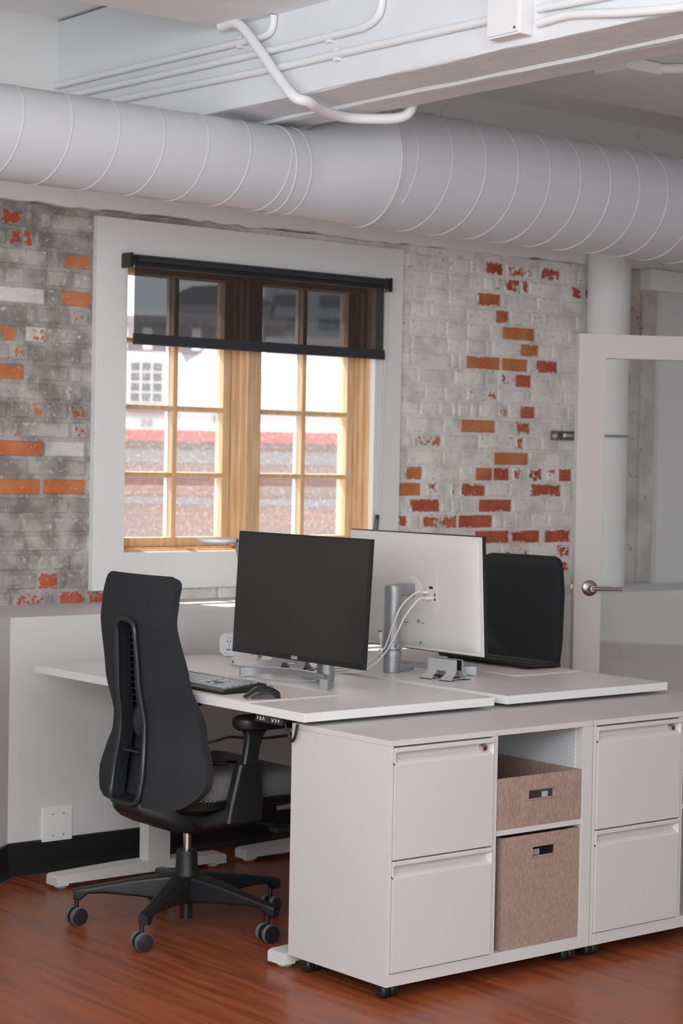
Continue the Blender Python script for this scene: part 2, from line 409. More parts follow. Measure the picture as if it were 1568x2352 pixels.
def obj(name, bm, material, parent=None, flat=False, ang=35):
    me = bpy.data.meshes.new(name)
    bmesh.ops.recalc_face_normals(bm, faces=bm.faces)
    root = parent
    off = Vector((0,0,0))
    while root is not None: off += root.location; root = root.parent
    if off.length: bmesh.ops.translate(bm, verts=bm.verts, vec=-off)
    bm.to_mesh(me); bm.free()
    if not flat:
        me.polygons.foreach_set('use_smooth', [True]*len(me.polygons)); me.set_sharp_from_angle(angle=math.radians(ang))
    me.materials.append(M[material] if isinstance(material, str) else material)
    o = bpy.data.objects.new(name, me); COL.objects.link(o)
    if not flat:
        wn = o.modifiers.new('weighted_normals', 'WEIGHTED_NORMAL'); wn.keep_sharp = True; wn.weight = 90
    if parent is not None: o.parent = parent
    return o
def tag(o, label, cat, group=None):
    o['label'] = label; o['category'] = cat
    if group: o['group'] = group
    return o
def thing(name, label, cat, loc=(0,0,0), group=None):
    o = bpy.data.objects.new(name, None); COL.objects.link(o); o.location = loc; o.empty_display_size = .05
    return tag(o, label, cat, group)
def struct(name, bm, m, label=None, parent=None, **k):
    o = obj(name, bm, m, parent, **k)
    if parent is None:
        o['kind'] = 'structure'
        if label: o['label'] = label
    return o
def copy_tree(r, parent=None):
    c = r.copy(); COL.objects.link(c)
    if parent is not None: c.parent = parent
    for ch in list(r.children): copy_tree(ch, c)
    return c

# ================================================================== SETTING
LZ = 0.884; LY = 1.94; WY = 2.44; BT = 2.372
struct('floor', B(-4.5, 6.0, -5.5, 2.6, -.06, 0), 'floor', 'red-brown wood plank floor')
# half wall under the bricks, turning at an angle on the left
poly = [(6, LY), (-.040, LY), (-4.5, -1.55), (-4.5, 2.75), (6, 2.75)]
struct('wall_lower', PR(poly, 'z', 0, LZ), 'wall', 'white half wall with a deep ledge under the bricks')
bb = [(LY-.012, 0), (LY-.007, .012), (LY-.005, .108), (LY, .112), (LY+.002, 0)]
b_ = PR([(LY-.022, 0), (LY-.012, .010), (LY-.006, .03), (LY-.005, .108), (LY, .112), (LY+.002, 0)], 'x', -.044, 6)
struct('baseboard_back', b_, 'base', 'black vinyl baseboard along the half wall')
d = Vector((-1.56, -1.22, 0)).normalized(); nrm = Vector((d.y, -d.x, 0)) * 1
if nrm.y > 0: nrm = -nrm
b_ = bmesh.new(); rings = []
for t in (-.006, 5.6):
    p0 = Vector((-.040, LY, 0))+d*t
    rings.append([p0+nrm*a+Vector((0,0,z)) for a, z in ((.022, 0), (.012, .010), (.006, .03), (.005, .108), (0, .112), (-.002, 0))])
loft(b_, rings); struct('baseboard_left', b_, 'base', 'black vinyl baseboard on the angled half wall')

# brick wall with window opening
HX0, HX1, HZ0, HZ1 = .64, 2.04, .99, 2.29          # rough opening
b_ = bmesh.new()
XL, XR = -4.5, 3.50
for x0, x1, z0, z1 in ((XL, HX0, LZ, BT), (HX1, XR, LZ, BT), (HX0, HX1, LZ, HZ0), (HX0, HX1, HZ1, BT)):
    box(b_, x0, x1, WY, 2.74, z0, z1)
wall = struct('wall_back', b_, 'mortar', 'old brick wall with worn white paint')
P = .0706; Z0 = 2.311
def XR_(row, x):                                   # photo-measured brick spans on the right part
    return 2.128+(x-60)/871*(1+(x-500)*.00004)
def XL_(x): return .177+x/2615
right = {0:[(410,430,.4,1),(490,575,.72,1),(595,730,.40,1),(775,880,.58,1),(985,1055,.25,1)],
 1:[(405,470,.22,1),(540,570,.5,1),(590,665,.62,1),(675,710,.6,1),(945,1000,.62,1),(1015,1080,.62,1)],
 2:[(445,565,.78,.6),(765,880,.25,1)],3:[(545,610,.8,.7),(735,790,.34,.8)],4:[(400,510,.30,.7),(580,750,1,0)],
 5:[(500,515,.4,.5),(675,775,.72,.1),(780,840,.22,.6)],6:[(320,350,.25,.3),(395,570,1,.1),(580,715,.98,0),(765,875,.82,.8)],
 7:[(500,530,.25,.5),(565,620,.5,.9),(655,735,.92,.8),(840,900,.3,.8)],8:[(290,370,.25,.6),(405,555,.46,.6)],
 9:[(330,350,.35,.5),(425,460,.32,.5),(570,615,.55,.5),(685,760,.92,.6)],10:[(375,550,1,0),(560,648,.15,.3),(650,735,.7,.5)],
 11:[(130,270,.52,.2),(665,700,.55,.7)],12:[(550,730,1,.1)],
 13:[(90,175,.78,.2),(455,540,1,.3),(550,630,1,.8),(650,705,.55,1),(730,805,.62,1),(835,880,.4,1),(900,965,.86,1)],
 14:[(25,170,1,0),(205,290,.48,.9),(325,350,.55,.8),(375,505,.72,.7),(750,910,.72,.9)],
 15:[(20,90,.35,1),(120,270,.76,.9),(335,375,.45,.8),(475,645,.82,.9)],
 16:[(60,105,.55,1),(175,360,.62,.5),(370,545,.86,.9),(610,660,.45,1),(760,840,.35,1)],
 17:[(460,635,.82,1),(640,800,.82,1),(830,965,.78,1)],18:[(600,740,.5,.8),(900,965,.55,1)],19:[(500,690,.5,.8),(700,880,.45,1),(890,965,.6,1)],20:[(400,600,.5,1),(700,880,.6,1)]}
left = {0:[(10,225,.66,1),(285,350,.36,1),(460,560,.15,1)],1:[(105,235,.72,1),(245,350,.62,1),(390,420,.5,1)],
 2:[(0,520,.20,.9),(690,1015,.66,.2)],3:[(300,520,.30,.2)],4:[(0,500,.0,0,.62),(690,1030,.78,.1)],5:[(335,410,.34,.5),(810,1000,.34,.4)],
 6:[(0,200,.62,.1),(300,520,.5,.2,.62)],7:[(150,340,.38,.4),(560,660,.28,.5),(760,900,.32,.6)],8:[(0,280,.74,.2),(820,930,.32,.7)],
 9:[(770,840,.45,.8),(880,940,.3,.8)],10:[(372,513,.45,.4),(797,995,.56,.9)],11:[(0,73,.35,.5),(178,225,.45,.5),(837,995,.45,1)],
 12:[(0,503,.82,.4),(510,980,.20,.6,.5)],13:[(0,340,.08,.5),(360,700,.1,.5)],14:[(0,477,.92,.1),(513,985,.98,.25)],15:[(560,800,.12,.8)],
 16:[(300,640,.10,.6)],17:[(840,985,.2,1)],18:[(620,760,.2,1),(870,985,.3,1)],19:[(477,690,.66,1),(810,965,.5,1)],20:[(200,640,.46,1),(700,1000,.66,1),(1000,1500,.6,1)]}
def courses():
    out = []
    for row in range(0, 21):
        z = Z0-P*row
        spans = []
        for q in right.get(row, []): spans.append((XR_(row, q[0]), XR_(row, q[1]), q[2], q[3], 1.0))
        for q in left.get(row, []): spans.append((XL_(q[0]), XL_(q[1]), q[2], q[3], q[4] if len(q) > 4 else None))
        spans.sort(); x = -1.6-random.random()*.1; i = 0
        while x < XR:
            nxt = spans[i][0] if i < len(spans) else 99
            if nxt-x < .03:
                s = spans[i]; i += 1; a = max(x, s[0]); out.append((a, max(s[1], a+.025), z, s[2], s[3], s[4])); x = max(s[1], a+.025)+.012; continue
            ln = random.choice((.195, .2, .205, .2, .1))
            if x+ln+.075 > nxt-.012: ln = nxt-.012-x
            if ln > .26: ln *= .5
            if ln > .012: out.append((x, x+ln, z, None, None, None))
            x += ln+.012
    return out
bricks = bmesh.new(); wl = bricks.verts.layers.float_vector.new('wear')
def add_brick(x0, x1, z, ex, tone, wh):
    rnd = random.random
    for hx0, hx1 in ((x0, x1),):
        zc0, zc1 = z-.0288, z+.0288
        if hx1 > HX0-.02 and hx0 < HX1+.02 and zc1 > HZ0 and zc0 < HZ1:      # clip at the opening
            if hx0 < HX0-.04: hx1 = HX0-.02
            elif hx1 > HX1+.04: hx0 = HX1+.02
            else: return
        if hx1-hx0 < .015 or hx0 < XL or hx1 > XR: return
        cx = (hx0+hx1)/2
        if wh is None: wh = min(1, max(0, (cx-.55)/.5))*(.85+.15*rnd()) + (random.uniform(0, .32) if cx < .6 else 0)
        if ex is None: ex = max(0, random.gauss(.06, .12)) if cx > .6 else max(0, random.gauss(.10, .07))
        if tone is None: tone = rnd()
        n = max(2, int((hx1-hx0)/.03)); e = .006
        pr = random.uniform(.0045, .0068) if hx0 < .6 else random.uniform(.0035, .0055); exr = ex*.72 if ex > .3 else ex
        rings = []
        j = lambda s: random.uniform(-s, s)
        for ins, y in ((0, WY+.004), (.002, WY-pr*.5), (.005, WY-pr), (.013, WY-pr*1.05)):
            rr = []
            zs0, zs1 = zc0+ins, zc1-ins; xs0, xs1 = hx0+ins, hx1-ins
            for k in range(n): rr.append(Vector((xs0+(xs1-xs0)*k/n, y, zs0+j(.0012))))
            for k in range(2): rr.append(Vector((xs1+j(.001), y, zs0+(zs1-zs0)*k/2)))
            for k in range(n): rr.append(Vector((xs1-(xs1-xs0)*k/n, y, zs1+j(.0012))))
            for k in range(2): rr.append(Vector((xs0+j(.001), y, zs1-(zs1-zs0)*k/2)))
            rings.append(rr)
        vr = loft(bricks, rings, cap=False)
        bricks.faces.new(vr[-1])
        for ri, r in enumerate(vr):
            for v in r: v[wl] = (ex if ri == 3 else exr*(.75+.5*rnd()), tone, wh)
for c in courses(): add_brick(*c)
bo = obj('brick_courses', bricks, 'brick', wall, ang=50)
# ragged plaster band above the bricks, wall up to the ceiling
b_ = bmesh.new(); top = []; rings = []
nn = 220
for i in range(nn+1):
    x = -4.5+10.5*i/nn
    rag = random.uniform(-.006, .006)+.004*math.sin(x*9)
    rings.append([Vector((x, 2.405, BT+rag)), Vector((x, 2.395, BT+.02+rag)), Vector((x, 2.39, BT+.07)), Vector((x, 2.40, 3.06)), Vector((x, 2.74, 3.06)), Vector((x, 2.74, BT+rag))])
loft(b_, rings); struct('wall_upper', b_, 'speck', 'white plaster band and wall above the bricks', ang=60)
# right-hand plaster strip and smooth drywall
struct('trim_1', B(3.50, 3.60, 2.40, 2.74, LZ, BT, .006), 'peel', 'stained old plaster strip beside the pipe')
struct('trim_2', B(3.60, 3.70, 2.385, 2.74, LZ, BT, .012), 'peel', 'stained plaster corner bead')
struct('wall_right', B(3.70, 6.0, 2.36, 2.74, LZ, BT), 'wall', 'smooth white wall behind the glass door')
struct('trim_3', B(3.59, 6.0, 2.33, 2.42, 2.275, 2.375, .004), 'casing', 'white painted block above the smooth wall')
# ceiling
struct('ceiling', B(-4.5, 6.0, 1.34, 2.74, 3.05, 3.12), 'ceiling', 'white ceiling strip by the wall')
b_ = bmesh.new(); box(b_, -4.5, .60, -5.5, 1.34, 2.845, 3.12); box(b_, .60, 6.0, -5.5, 1.34, 2.845, 3.12)
struct('ceiling_lower', b_, 'ceiling', 'lower painted concrete ceiling')
bp = [(.385, 2.90), (.385, 2.600), (.392, 2.582), (.40, 2.578), (.565, 2.571), (.572, 2.562), (.598, 2.562), (.605, 2.569), (.735, 2.572), (.742, 2.58), (.742, 2.90)]
b_ = bmesh.new(); rings = []
for i in range(60):
    y = -5.4+7.8*i/59
    rings.append([Vector((x+random.uniform(-.0015, .0015), y, z+(random.uniform(-.002, .002) if z < 2.7 else (0 if y < 1.3 else .14)))) for x, z in bp])
loft(b_, rings); struct('ceiling_beam', b_, 'beam', 'white painted concrete beam crossing the ceiling', ang=28)
struct('wall_side', B(5.4, 5.6, -5.5, 2.4, 0, 3.05), 'wall', 'plain white wall at the far end of the room')

b_ = bmesh.new(); box(b_, -4.6, -4.5, -5.5, 2.75, 0, .10); box(b_, -4.6, -4.5, -5.5, 2.75, 2.75, 3.05); box(b_, -4.6, -4.5, 1.3, 2.75, .10, 2.75); box(b_, -4.6, -4.5, -2.2, -2.0, .10, 2.75)
struct('wall_left', b_, 'wall', 'white wall with wide window openings beside the camera')
b_ = bmesh.new(); box(b_, -4.6, 5.6, -5.6, -5.5, 0, .10); box(b_, -4.6, 5.6, -5.6, -5.5, 2.6, 3.05); box(b_, 2.2, 5.6, -5.6, -5.5, .10, 2.6); box(b_, -1.0, -.8, -5.6, -5.5, .10, 2.6)
struct('wall_front', b_, 'wall', 'white wall with window openings behind the camera')

# ================================================================== WINDOW
win = bpy.data.objects.new('window_1', None); COL.objects.link(win); win.location = (1.34, WY, .93)
win['kind'] = 'structure'; win['label'] = 'wooden casement window in a wide white casing'
CX0, CX1, CZ0, CZ1 = .575, 2.107, .928, 2.347; IX0, IX1, IZ0, IZ1 = .715, 1.958, 1.072, 2.17
for nme, a in (('casing_side', (CX0, IX0, 2.408, 2.438, CZ0, CZ1)), ('casing_side', (IX1, CX1, 2.408, 2.438, CZ0, CZ1)),
               ('casing_head', (IX0, IX1, 2.408, 2.438, IZ1, CZ1)), ('casing_apron', (IX0, IX1, 2.408, 2.438, CZ0, IZ0))):
    obj(nme, B(*a, bev=.0015), 'casing', win)
fr = bmesh.new()
box(fr, IX0-.03, IX0, 2.438, 2.62, 1.0, 2.26); box(fr, IX1, IX1+.04, 2.438, 2.50, 1.0, 2.26); box(fr, 1.93, IX1+.04, 2.50, 2.62, 1.0, 2.26, .004)
box(fr, 1.945, IX1+.01, 2.472, 2.50, 1.07, 2.20, .003)
box(fr, IX0-.03, .745, 2.50, 2.62, 1.0, 2.26, .004)
box(fr, IX0, IX1, 2.438, 2.62, 2.175, 2.26)
box(fr, .72, 1.95, 2.47, 2.50, 2.15, 2.19, .004)
obj('window_frame', fr, 'wood', win)
ml = bmesh.new(); box(ml, 1.318, 1.385, 2.445, 2.62, 1.07, 2.20, .004); box(ml, 1.285, 1.40, 2.49, 2.62, 1.07, 2.20, .004); box(ml, 1.302, 1.392, 2.468, 2.49, 1.07, 2.20, .004)
obj('mullion', ml, 'wood', win)
sl = bmesh.new(); box(sl, IX0-.02, IX1+.02, 2.424, 2.50, 1.055, 1.0745, .003); box(sl, IX0-.02, IX1+.02, 2.49, 2.60, 1.055, 1.088, .003); box(sl, IX0, IX1, 2.44, 2.452, 1.072, 1.080, .002)
obj('window_sill', sl, 'wood', win)
def sash(x0, x1, xm):
    s = bmesh.new(); y0, y1 = 2.512, 2.556; zb, zt = 1.088, 2.185
    box(s, x0, x0+.036, y0, y1, zb, zt, .004); box(s, x1-.036, x1, y0, y1, zb, zt, .004)
    box(s, x0+.03, x1-.03, y0, y1, zb, 1.124, .004); box(s, x0+.03, x1-.03, y0, y1, 2.149, zt, .004)
    so = obj('sash', s, 'wood', win)
    for zc in (1.372, 1.636, 1.896): obj('muntin', B(x0+.034, x1-.034, y0+.002, y1-.008, zc-.009, zc+.009, bev=.004), 'wood', so)
    obj('muntin', B(xm-.011, xm+.011, y0, y1-.008, 1.12, 2.152, bev=.005), 'wood', so)
    ext = bmesh.new()                                  # dark spacer on the outer side of the muntins
    for zc in (1.372, 1.636, 1.896): box(ext, x0+.034, x1-.034, 2.545, 2.565, zc-.012, zc+.012)
    box(ext, xm-.014, xm+.014, 2.545, 2.565, 1.12, 2.152)
    obj('outer_muntin', ext, 'casing', so)
    obj('pane', B(x0+.03, x1-.03, 2.540, 2.543, 1.12, 2.152), 'glass', so)
    return so
sash(.746, 1.283, 1.014); sash(1.402, 1.930, 1.662)

# ================================================================== CEILING SERVICES
duct = thing('air_duct', 'large round white spiral duct running along the wall', 'duct', (1.0, 1.35, 2.2753))
def ring_of(x, r, zc, yc=1.35, n=40, ex=0): return [Vector((x, yc+r*math.cos(2*PI*k/n), zc+r*math.sin(2*PI*k/n))) for k in range(n)]
rl, zl, rr_, zr = .1438, 2.4110, .2110, 2.4700
b_ = bmesh.new(); loft(b_, [ring_of(-4.4, rl, zl), ring_of(.62, rl, zl)]); obj('narrow_section', b_, 'duct', duct)
b_ = bmesh.new(); loft(b_, [ring_of(.585, rl+.0015, zl), ring_of(.655, rl+.002, zl), ring_of(.735, rl+.003, zl), ring_of(.97, rr_, zr-.002), ring_of(1.0, rr_+.004, zr)]); obj('reducer', b_, 'duct', duct)
b_ = bmesh.new(); loft(b_, [ring_of(.98, rr_, zr), ring_of(5.38, rr_, zr)]); obj('wide_section', b_, 'duct', duct)
def helix(x0, x1, pitch, r, zc, ph):
    pts = []; n = int((x1-x0)/pitch*40)
    for i in range(n+1):
        a = 2*PI*i/40+ph; pts.append((x0+pitch*i/40, 1.35+r*math.cos(a), zc-r*math.sin(a)))
    return pts
obj('spiral_seam', TB(helix(-4.3, .575, .1675, rl, zl, 2.9), .0030, 6), 'duct', duct)
obj('spiral_seam', TB(helix(1.04, 5.36, .160, rr_, zr, 2.4), .0032, 6), 'duct', duct)
for x, r, z in ((.588, rl+.001, zl), (.650, rl+.001, zl), (.985, rr_+.004, zr)):
    obj('joint_band', TB(ring_of(x, r, z), .0038, 8, closed=True), 'duct', duct)

def conduit(label, pts, r, sm=8, clips=()):
    root = thing('conduit', label, 'conduit', pts[0], 'ceiling conduits')
    obj('pipe', TB(smooth_path(pts, sm), r, 14), 'conduit', root)
    for c in clips:
        b = bmesh.new(); box(b, .365, .386, c[0]-.012, c[0]+.012, c[1]-.02, c[1]+.02, .004); obj('pipe_strap', b, 'conduit', root)
    return root
cx = .371
conduit('thin white conduit along the beam, topmost of three, curling up at its near end', [(cx,2.42,2.802),(cx,1.9,2.795),(cx,1.30,2.785),(cx,1.12,2.783),(cx,1.07,2.80),(cx,1.06,2.842)], .012, clips=((1.24,2.785),))
conduit('thin white conduit along the beam, middle of three, bending up above the black monitor', [(cx,2.42,2.757),(cx,1.9,2.747),(cx,1.21,2.735),(cx,.70,2.731),(cx,.60,2.735),(cx,.545,2.76),(cx,.53,2.81),(cx,.53,2.842)], .012, clips=((.78,2.732),))
conduit('thin white conduit along the beam, lowest of three, running into the junction box', [(cx,2.42,2.702),(cx,1.9,2.694),(cx,1.07,2.674),(cx,.68,2.671),(cx,.05,2.664)], .012, clips=((.74,2.671),))
conduit('thin white conduit leaving the junction box and bending down toward the room', [(cx,-.12,2.624),(cx,-.22,2.628),(cx,-.30,2.620),(cx,-.46,2.598),(cx,-.7,2.580),(cx,-1.3,2.575)], .012)
conduit('short white conduit above the bent one, right of the junction box', [(cx,-.12,2.664),(cx,-.5,2.652),(cx,-1.2,2.645)], .012)
conduit('thick white pipe swooping down across the beam and under it', [(.338,1.30,2.840),(.338,1.20,2.83),(.338,1.08,2.724),(.338,.99,2.635),(.342,.91,2.562),(.385,.89,2.548),(.47,.935,2.541),(.60,.985,2.542),(.69,.955,2.543),(.755,.88,2.547),(.775,.85,2.58),(.778,.845,2.66),(.778,.845,2.84)], .0165, 8)
jb = thing('junction_box', 'white rectangular junction box on the side of the beam', 'electrical box', (.385, -.02, 2.60))
obj('box_body', B(.335, .386, -.088, .040, 2.598, 2.86, bev=.006), 'conduit', jb)
obj('cover_plate', B(.329, .336, -.084, .036, 2.604, 2.856, bev=.003), 'conduit', jb)
obj('screw', LA([(.004, .0), (.004, .006)], (.326, -.074, 2.615), 10, 'x'), 'steel', jb)
ub = thing('junction_box', 'flat white box with a pipe under the lower ceiling, right of the beam', 'electrical box', (1.72, .78, 2.845))
obj('box_body', B(1.62, 1.80, .70, .86, 2.80, 2.845, bev=.01), 'conduit', ub)
obj('pipe_stub', TB([(1.79, .72, 2.825), (2.05, .45, 2.828)], .018, 12), 'conduit', ub)

# pipe and strut on the right of the brick wall
pp = thing('vertical_pipe', 'thick white vertical pipe standing on the ledge behind the glass door', 'pipe', (3.268, 2.298, LZ))
obj('pipe_shaft', LA([(.099, LZ+.001), (.099, 2.46)], (3.268, 2.298, 0), 36), 'plaster', pp)
st = thing('strut_channel', 'short steel strut holding the white pipe to the bricks', 'bracket', (3.29, 2.43, 1.575))
b_ = bmesh.new(); box(b_, 3.045, 3.54, 2.428, 2.436, 1.555, 1.596); box(b_, 3.045, 3.54, 2.405, 2.436, 1.592, 1.597); box(b_, 3.045, 3.54, 2.405, 2.436, 1.554, 1.559); obj('channel', b_, 'steel', st)
b_ = bmesh.new(); tube(b_, [(3.268+.1065*math.cos(a), 2.298+.1065*math.sin(a), 1.576) for a in [PI*(.98+1.04*k/20) for k in range(21)]], .006, 8); obj('pipe_clamp', b_, 'steel', st)
obj('clamp_bolt', LA([(.010, 0), (.010, .05)], (3.10, 2.40, 1.576), 12, 'x'), 'chrome', st); obj('clamp_bolt', LA([(.008, 0), (.008, .03)], (3.40, 2.395, 1.576), 10, 'x'), 'chrome', st)

# ================================================================== ROLLER BLIND
rb = thing('roller_blind', 'charcoal sheer roller blind pulled a third of the way down the window', 'blind', (1.34, 2.40, 2.19))
obj('roller_tube', LA([(.021, .725), (.021, 1.985)], (0, 2.372, 2.19), 28, 'x'), 'blindtube', rb)
obj('fabric', B(.708, 1.953, 2.3515, 2.3525, 1.905, 2.185), 'sheer', rb)
b_ = bmesh.new(); prism(b_, [(2.346, 1.868), (2.343, 1.872), (2.346, 1.909), (2.358, 1.909), (2.361, 1.872), (2.358, 1.868)], 'x', .708, 1.957); obj('hem_bar', b_, 'blindtube', rb)
b_ = bmesh.new(); box(b_, .683, .699, 2.345, 2.408, 2.158, 2.214, .003); box(b_, .697, .712, 2.36, 2.385, 2.172, 2.204, .003); lathe(b_, [(.019, .700), (.019, .722)], (0, 2.372, 2.19), 20, 'x'); obj('bracket', b_, 'black', rb)
b_ = bmesh.new(); box(b_, 1.992, 1.998, 2.350, 2.408, 2.155, 2.214, .002); lathe(b_, [(.024, 1.981), (.024, 1.990)], (0, 2.372, 2.19), 20, 'x'); obj('bracket', b_, 'black', rb)
b_ = bmesh.new()
for xa, xb in ((1.974, 1.960), (1.989, 1.974)):
    tube(b_, [(xa, 2.372, 2.175), (xa-(xa-xb)*.5, 2.38, 1.7), (xb, 2.385, 1.205)], .0009, 6)
    for k in range(155):
        t = k/154; bmesh.ops.create_icosphere(b_, subdivisions=1, radius=.0019, matrix=Matrix.Translation((xa+(xb-xa)*t, 2.372+.013*t, 2.175-.97*t)))
obj('bead_chain', b_, 'cable', rb)
obj('chain_weight', TB(smooth_path([(1.967, 2.386, 1.215), (1.966, 2.388, 1.19), (1.962, 2.388, 1.15)], 4), .0095, 12), 'gloss', rb)

# ================================================================== GLASS DOOR
dr = bpy.data.objects.new('door_1', None); COL.objects.link(dr); dr.location = (2.247, 1.5, 0)
dr['kind'] = 'structure'; dr['label'] = 'white framed glass door standing open on the right'
dang = math.atan2(-.484, .875)
def dpart(name, bm, m, par=dr):
    xf(bm, Matrix.Translation((2.247, 1.5, 0)) @ Matrix.Rotation(dang, 4, 'Z')); return obj(name, bm, m, par)
DW, DH, SW = .93, 1.962, .112
b_ = bmesh.new(); box(b_, 0, SW, 0, .044, .012, DH, .002); box(b_, DW-SW, DW, 0, .044, .012, DH, .002); box(b_, SW-.001, DW-SW+.001, 0.0005, .0435, DH-.096, DH-.0005, .001); box(b_, SW-.001, DW-SW+.001, .0005, .0435, .0125, .20, .001)
dpart('door_frame', b_, 'doorpaint')
dpart('glass_pane', B(SW-.004, DW-SW+.004, .019, .025, .195, DH-.092), 'doorglass')
hd = dpart('door_handle', LA([(.001, -.012), (.024, -.011), (.031, -.006), (.032, .002)], (.062, 0, .952), 28, 'y'), 'nickel')
b_ = bmesh.new(); lathe(b_, [(.011, -.05), (.012, -.045), (.012, -.008)], (.062, 0, .952), 16, 'y'); tube(b_, [(.058, -.046, .952), (.09, -.048, .952), (.13, -.048, .951), (.182, -.046, .950)], [.0085, .0075, .0065, .006], 12); dpart('lever', b_, 'nickel', hd)
b_ = bmesh.new(); box(b_, -.0015, .001, .010, .034, .925, .985, .001); box(b_, -.010, .0, .016, .028, .945, .965, .002); dpart('latch_plate', b_, 'nickel')

# ================================================================== WALL PLATE
wp = thing('wall_plate', 'blank white two-gang wall plate above the baseboard', 'wall plate', (.152, LY, .16))
obj('plate', B(.091, .213, LY-.007, LY, .102, .222, bev=.003), 'casing', wp)
for x in (.133, .177):
    for z in (.196, .122): obj('screw', LA([(.0032, -.0085), (.0032, -.006)], (x, LY, z), 12, 'y'), 'greyprint', wp)

# ================================================================== DESKS
def make_desk(label):
    r = thing('standing_desk', label, 'desk', (0,0,0), 'back-to-back white desks')
    obj('desktop', B(-.3635, .3635, -.73, .73, .712, .738, bev=.002), 'laminate', r)
    for y in (-.594, .629):
        s = 1
        f = obj('foot', PR([(-.345, .012), (-.345, .040), (-.335, .046), (-.06, .055), (.06, .055), (.335, .046), (.345, .040), (.345, .012), (.30, .012), (.30, .018), (-.30, .018), (-.30, .012)], 'y', y-.035, y+.035), 'legwhite', r)
        for x in (-.31, .31): obj('glide', LA([(.018, .0), (.022, .003), (.022, .012)], (x, y, 0), 20), 'liner', f)
        obj('column', B(.018, .110, y-.0275, y+.0275, .053, .40, bev=.003), 'legwhite', r)
        obj('inner_column', B(.024, .104, y-.022, y+.022, .395, .690, bev=.003), 'legwhite', r)
        obj('top_bracket', B(-.26, .30, y-.03, y+.03, .686, .712, bev=.003), 'legwhite', r)
    b = bmesh.new(); box(b, .02, .06, -.58, .62, .675, .705); box(b, .09, .13, -.58, .62, .675, .705); obj('crossbar', b, 'black', r)
    return r
desk1 = make_desk('white standing desk with the black-screened monitor facing its chair')
desk2 = copy_tree(desk1); desk2['label'] = 'white standing desk farther right holding the white-backed monitor'
desk1.location = (.3315, 1.06, 0); desk2.location = (1.1095, 1.06, 0)
# keypad of the near desk
def keypad(root):
    b = B(-.06, .06, -.004, .006, -.0105, .0105, bev=.002)
    mt = Matrix.Translation((-.026, .497, .7005)) @ Matrix.Rotation(-PI/2, 4, 'Z') @ Matrix.Rotation(-.35, 4, 'X')
    kp = obj('keypad', xf(b, mt), 'gloss', root)
    b = bmesh.new()
    for s, x in (('1', -.049), ('2', -.036), ('3', .036), ('S', .049)):
        obj('key_lettering', xf(text_bm(s, .012, bold=True), mt @ Matrix.Translation((x, -.0045, 0)) @ Matrix.Rotation(PI/2, 4, 'X')), 'print', kp)
    for x, sgn in ((-.022, 1), (.022, -1)):
        obj('arrow_mark', xf(TB([(x-.006, -.0046, -.005*sgn), (x, -.0046, .005*sgn), (x+.006, -.0046, -.005*sgn)], .0009, 6), mt), 'print', kp)
    b.free()
    b = bmesh.new(); box(b, -.026, .03, .44, .56, .699, .712)
    tube(b, smooth_path([(-.012, .445, .70), (-.012, .425, .67), (-.012, .410, .650), (-.012, .395, .665), (-.012, .385, .70)], 6), .004, 10)
    tube(b, smooth_path([(.10, .56, .70), (.24, .72, .62), (.27, .86, .585), (.285, 1.0, .563), (.29, 1.12, .552), (.30, 1.225, .524), (.32, 1.36, .50), (.36, 1.60, .52)], 6), .0045, 10)
    obj('keypad_cable', b, 'black', root)
keypad(desk1)

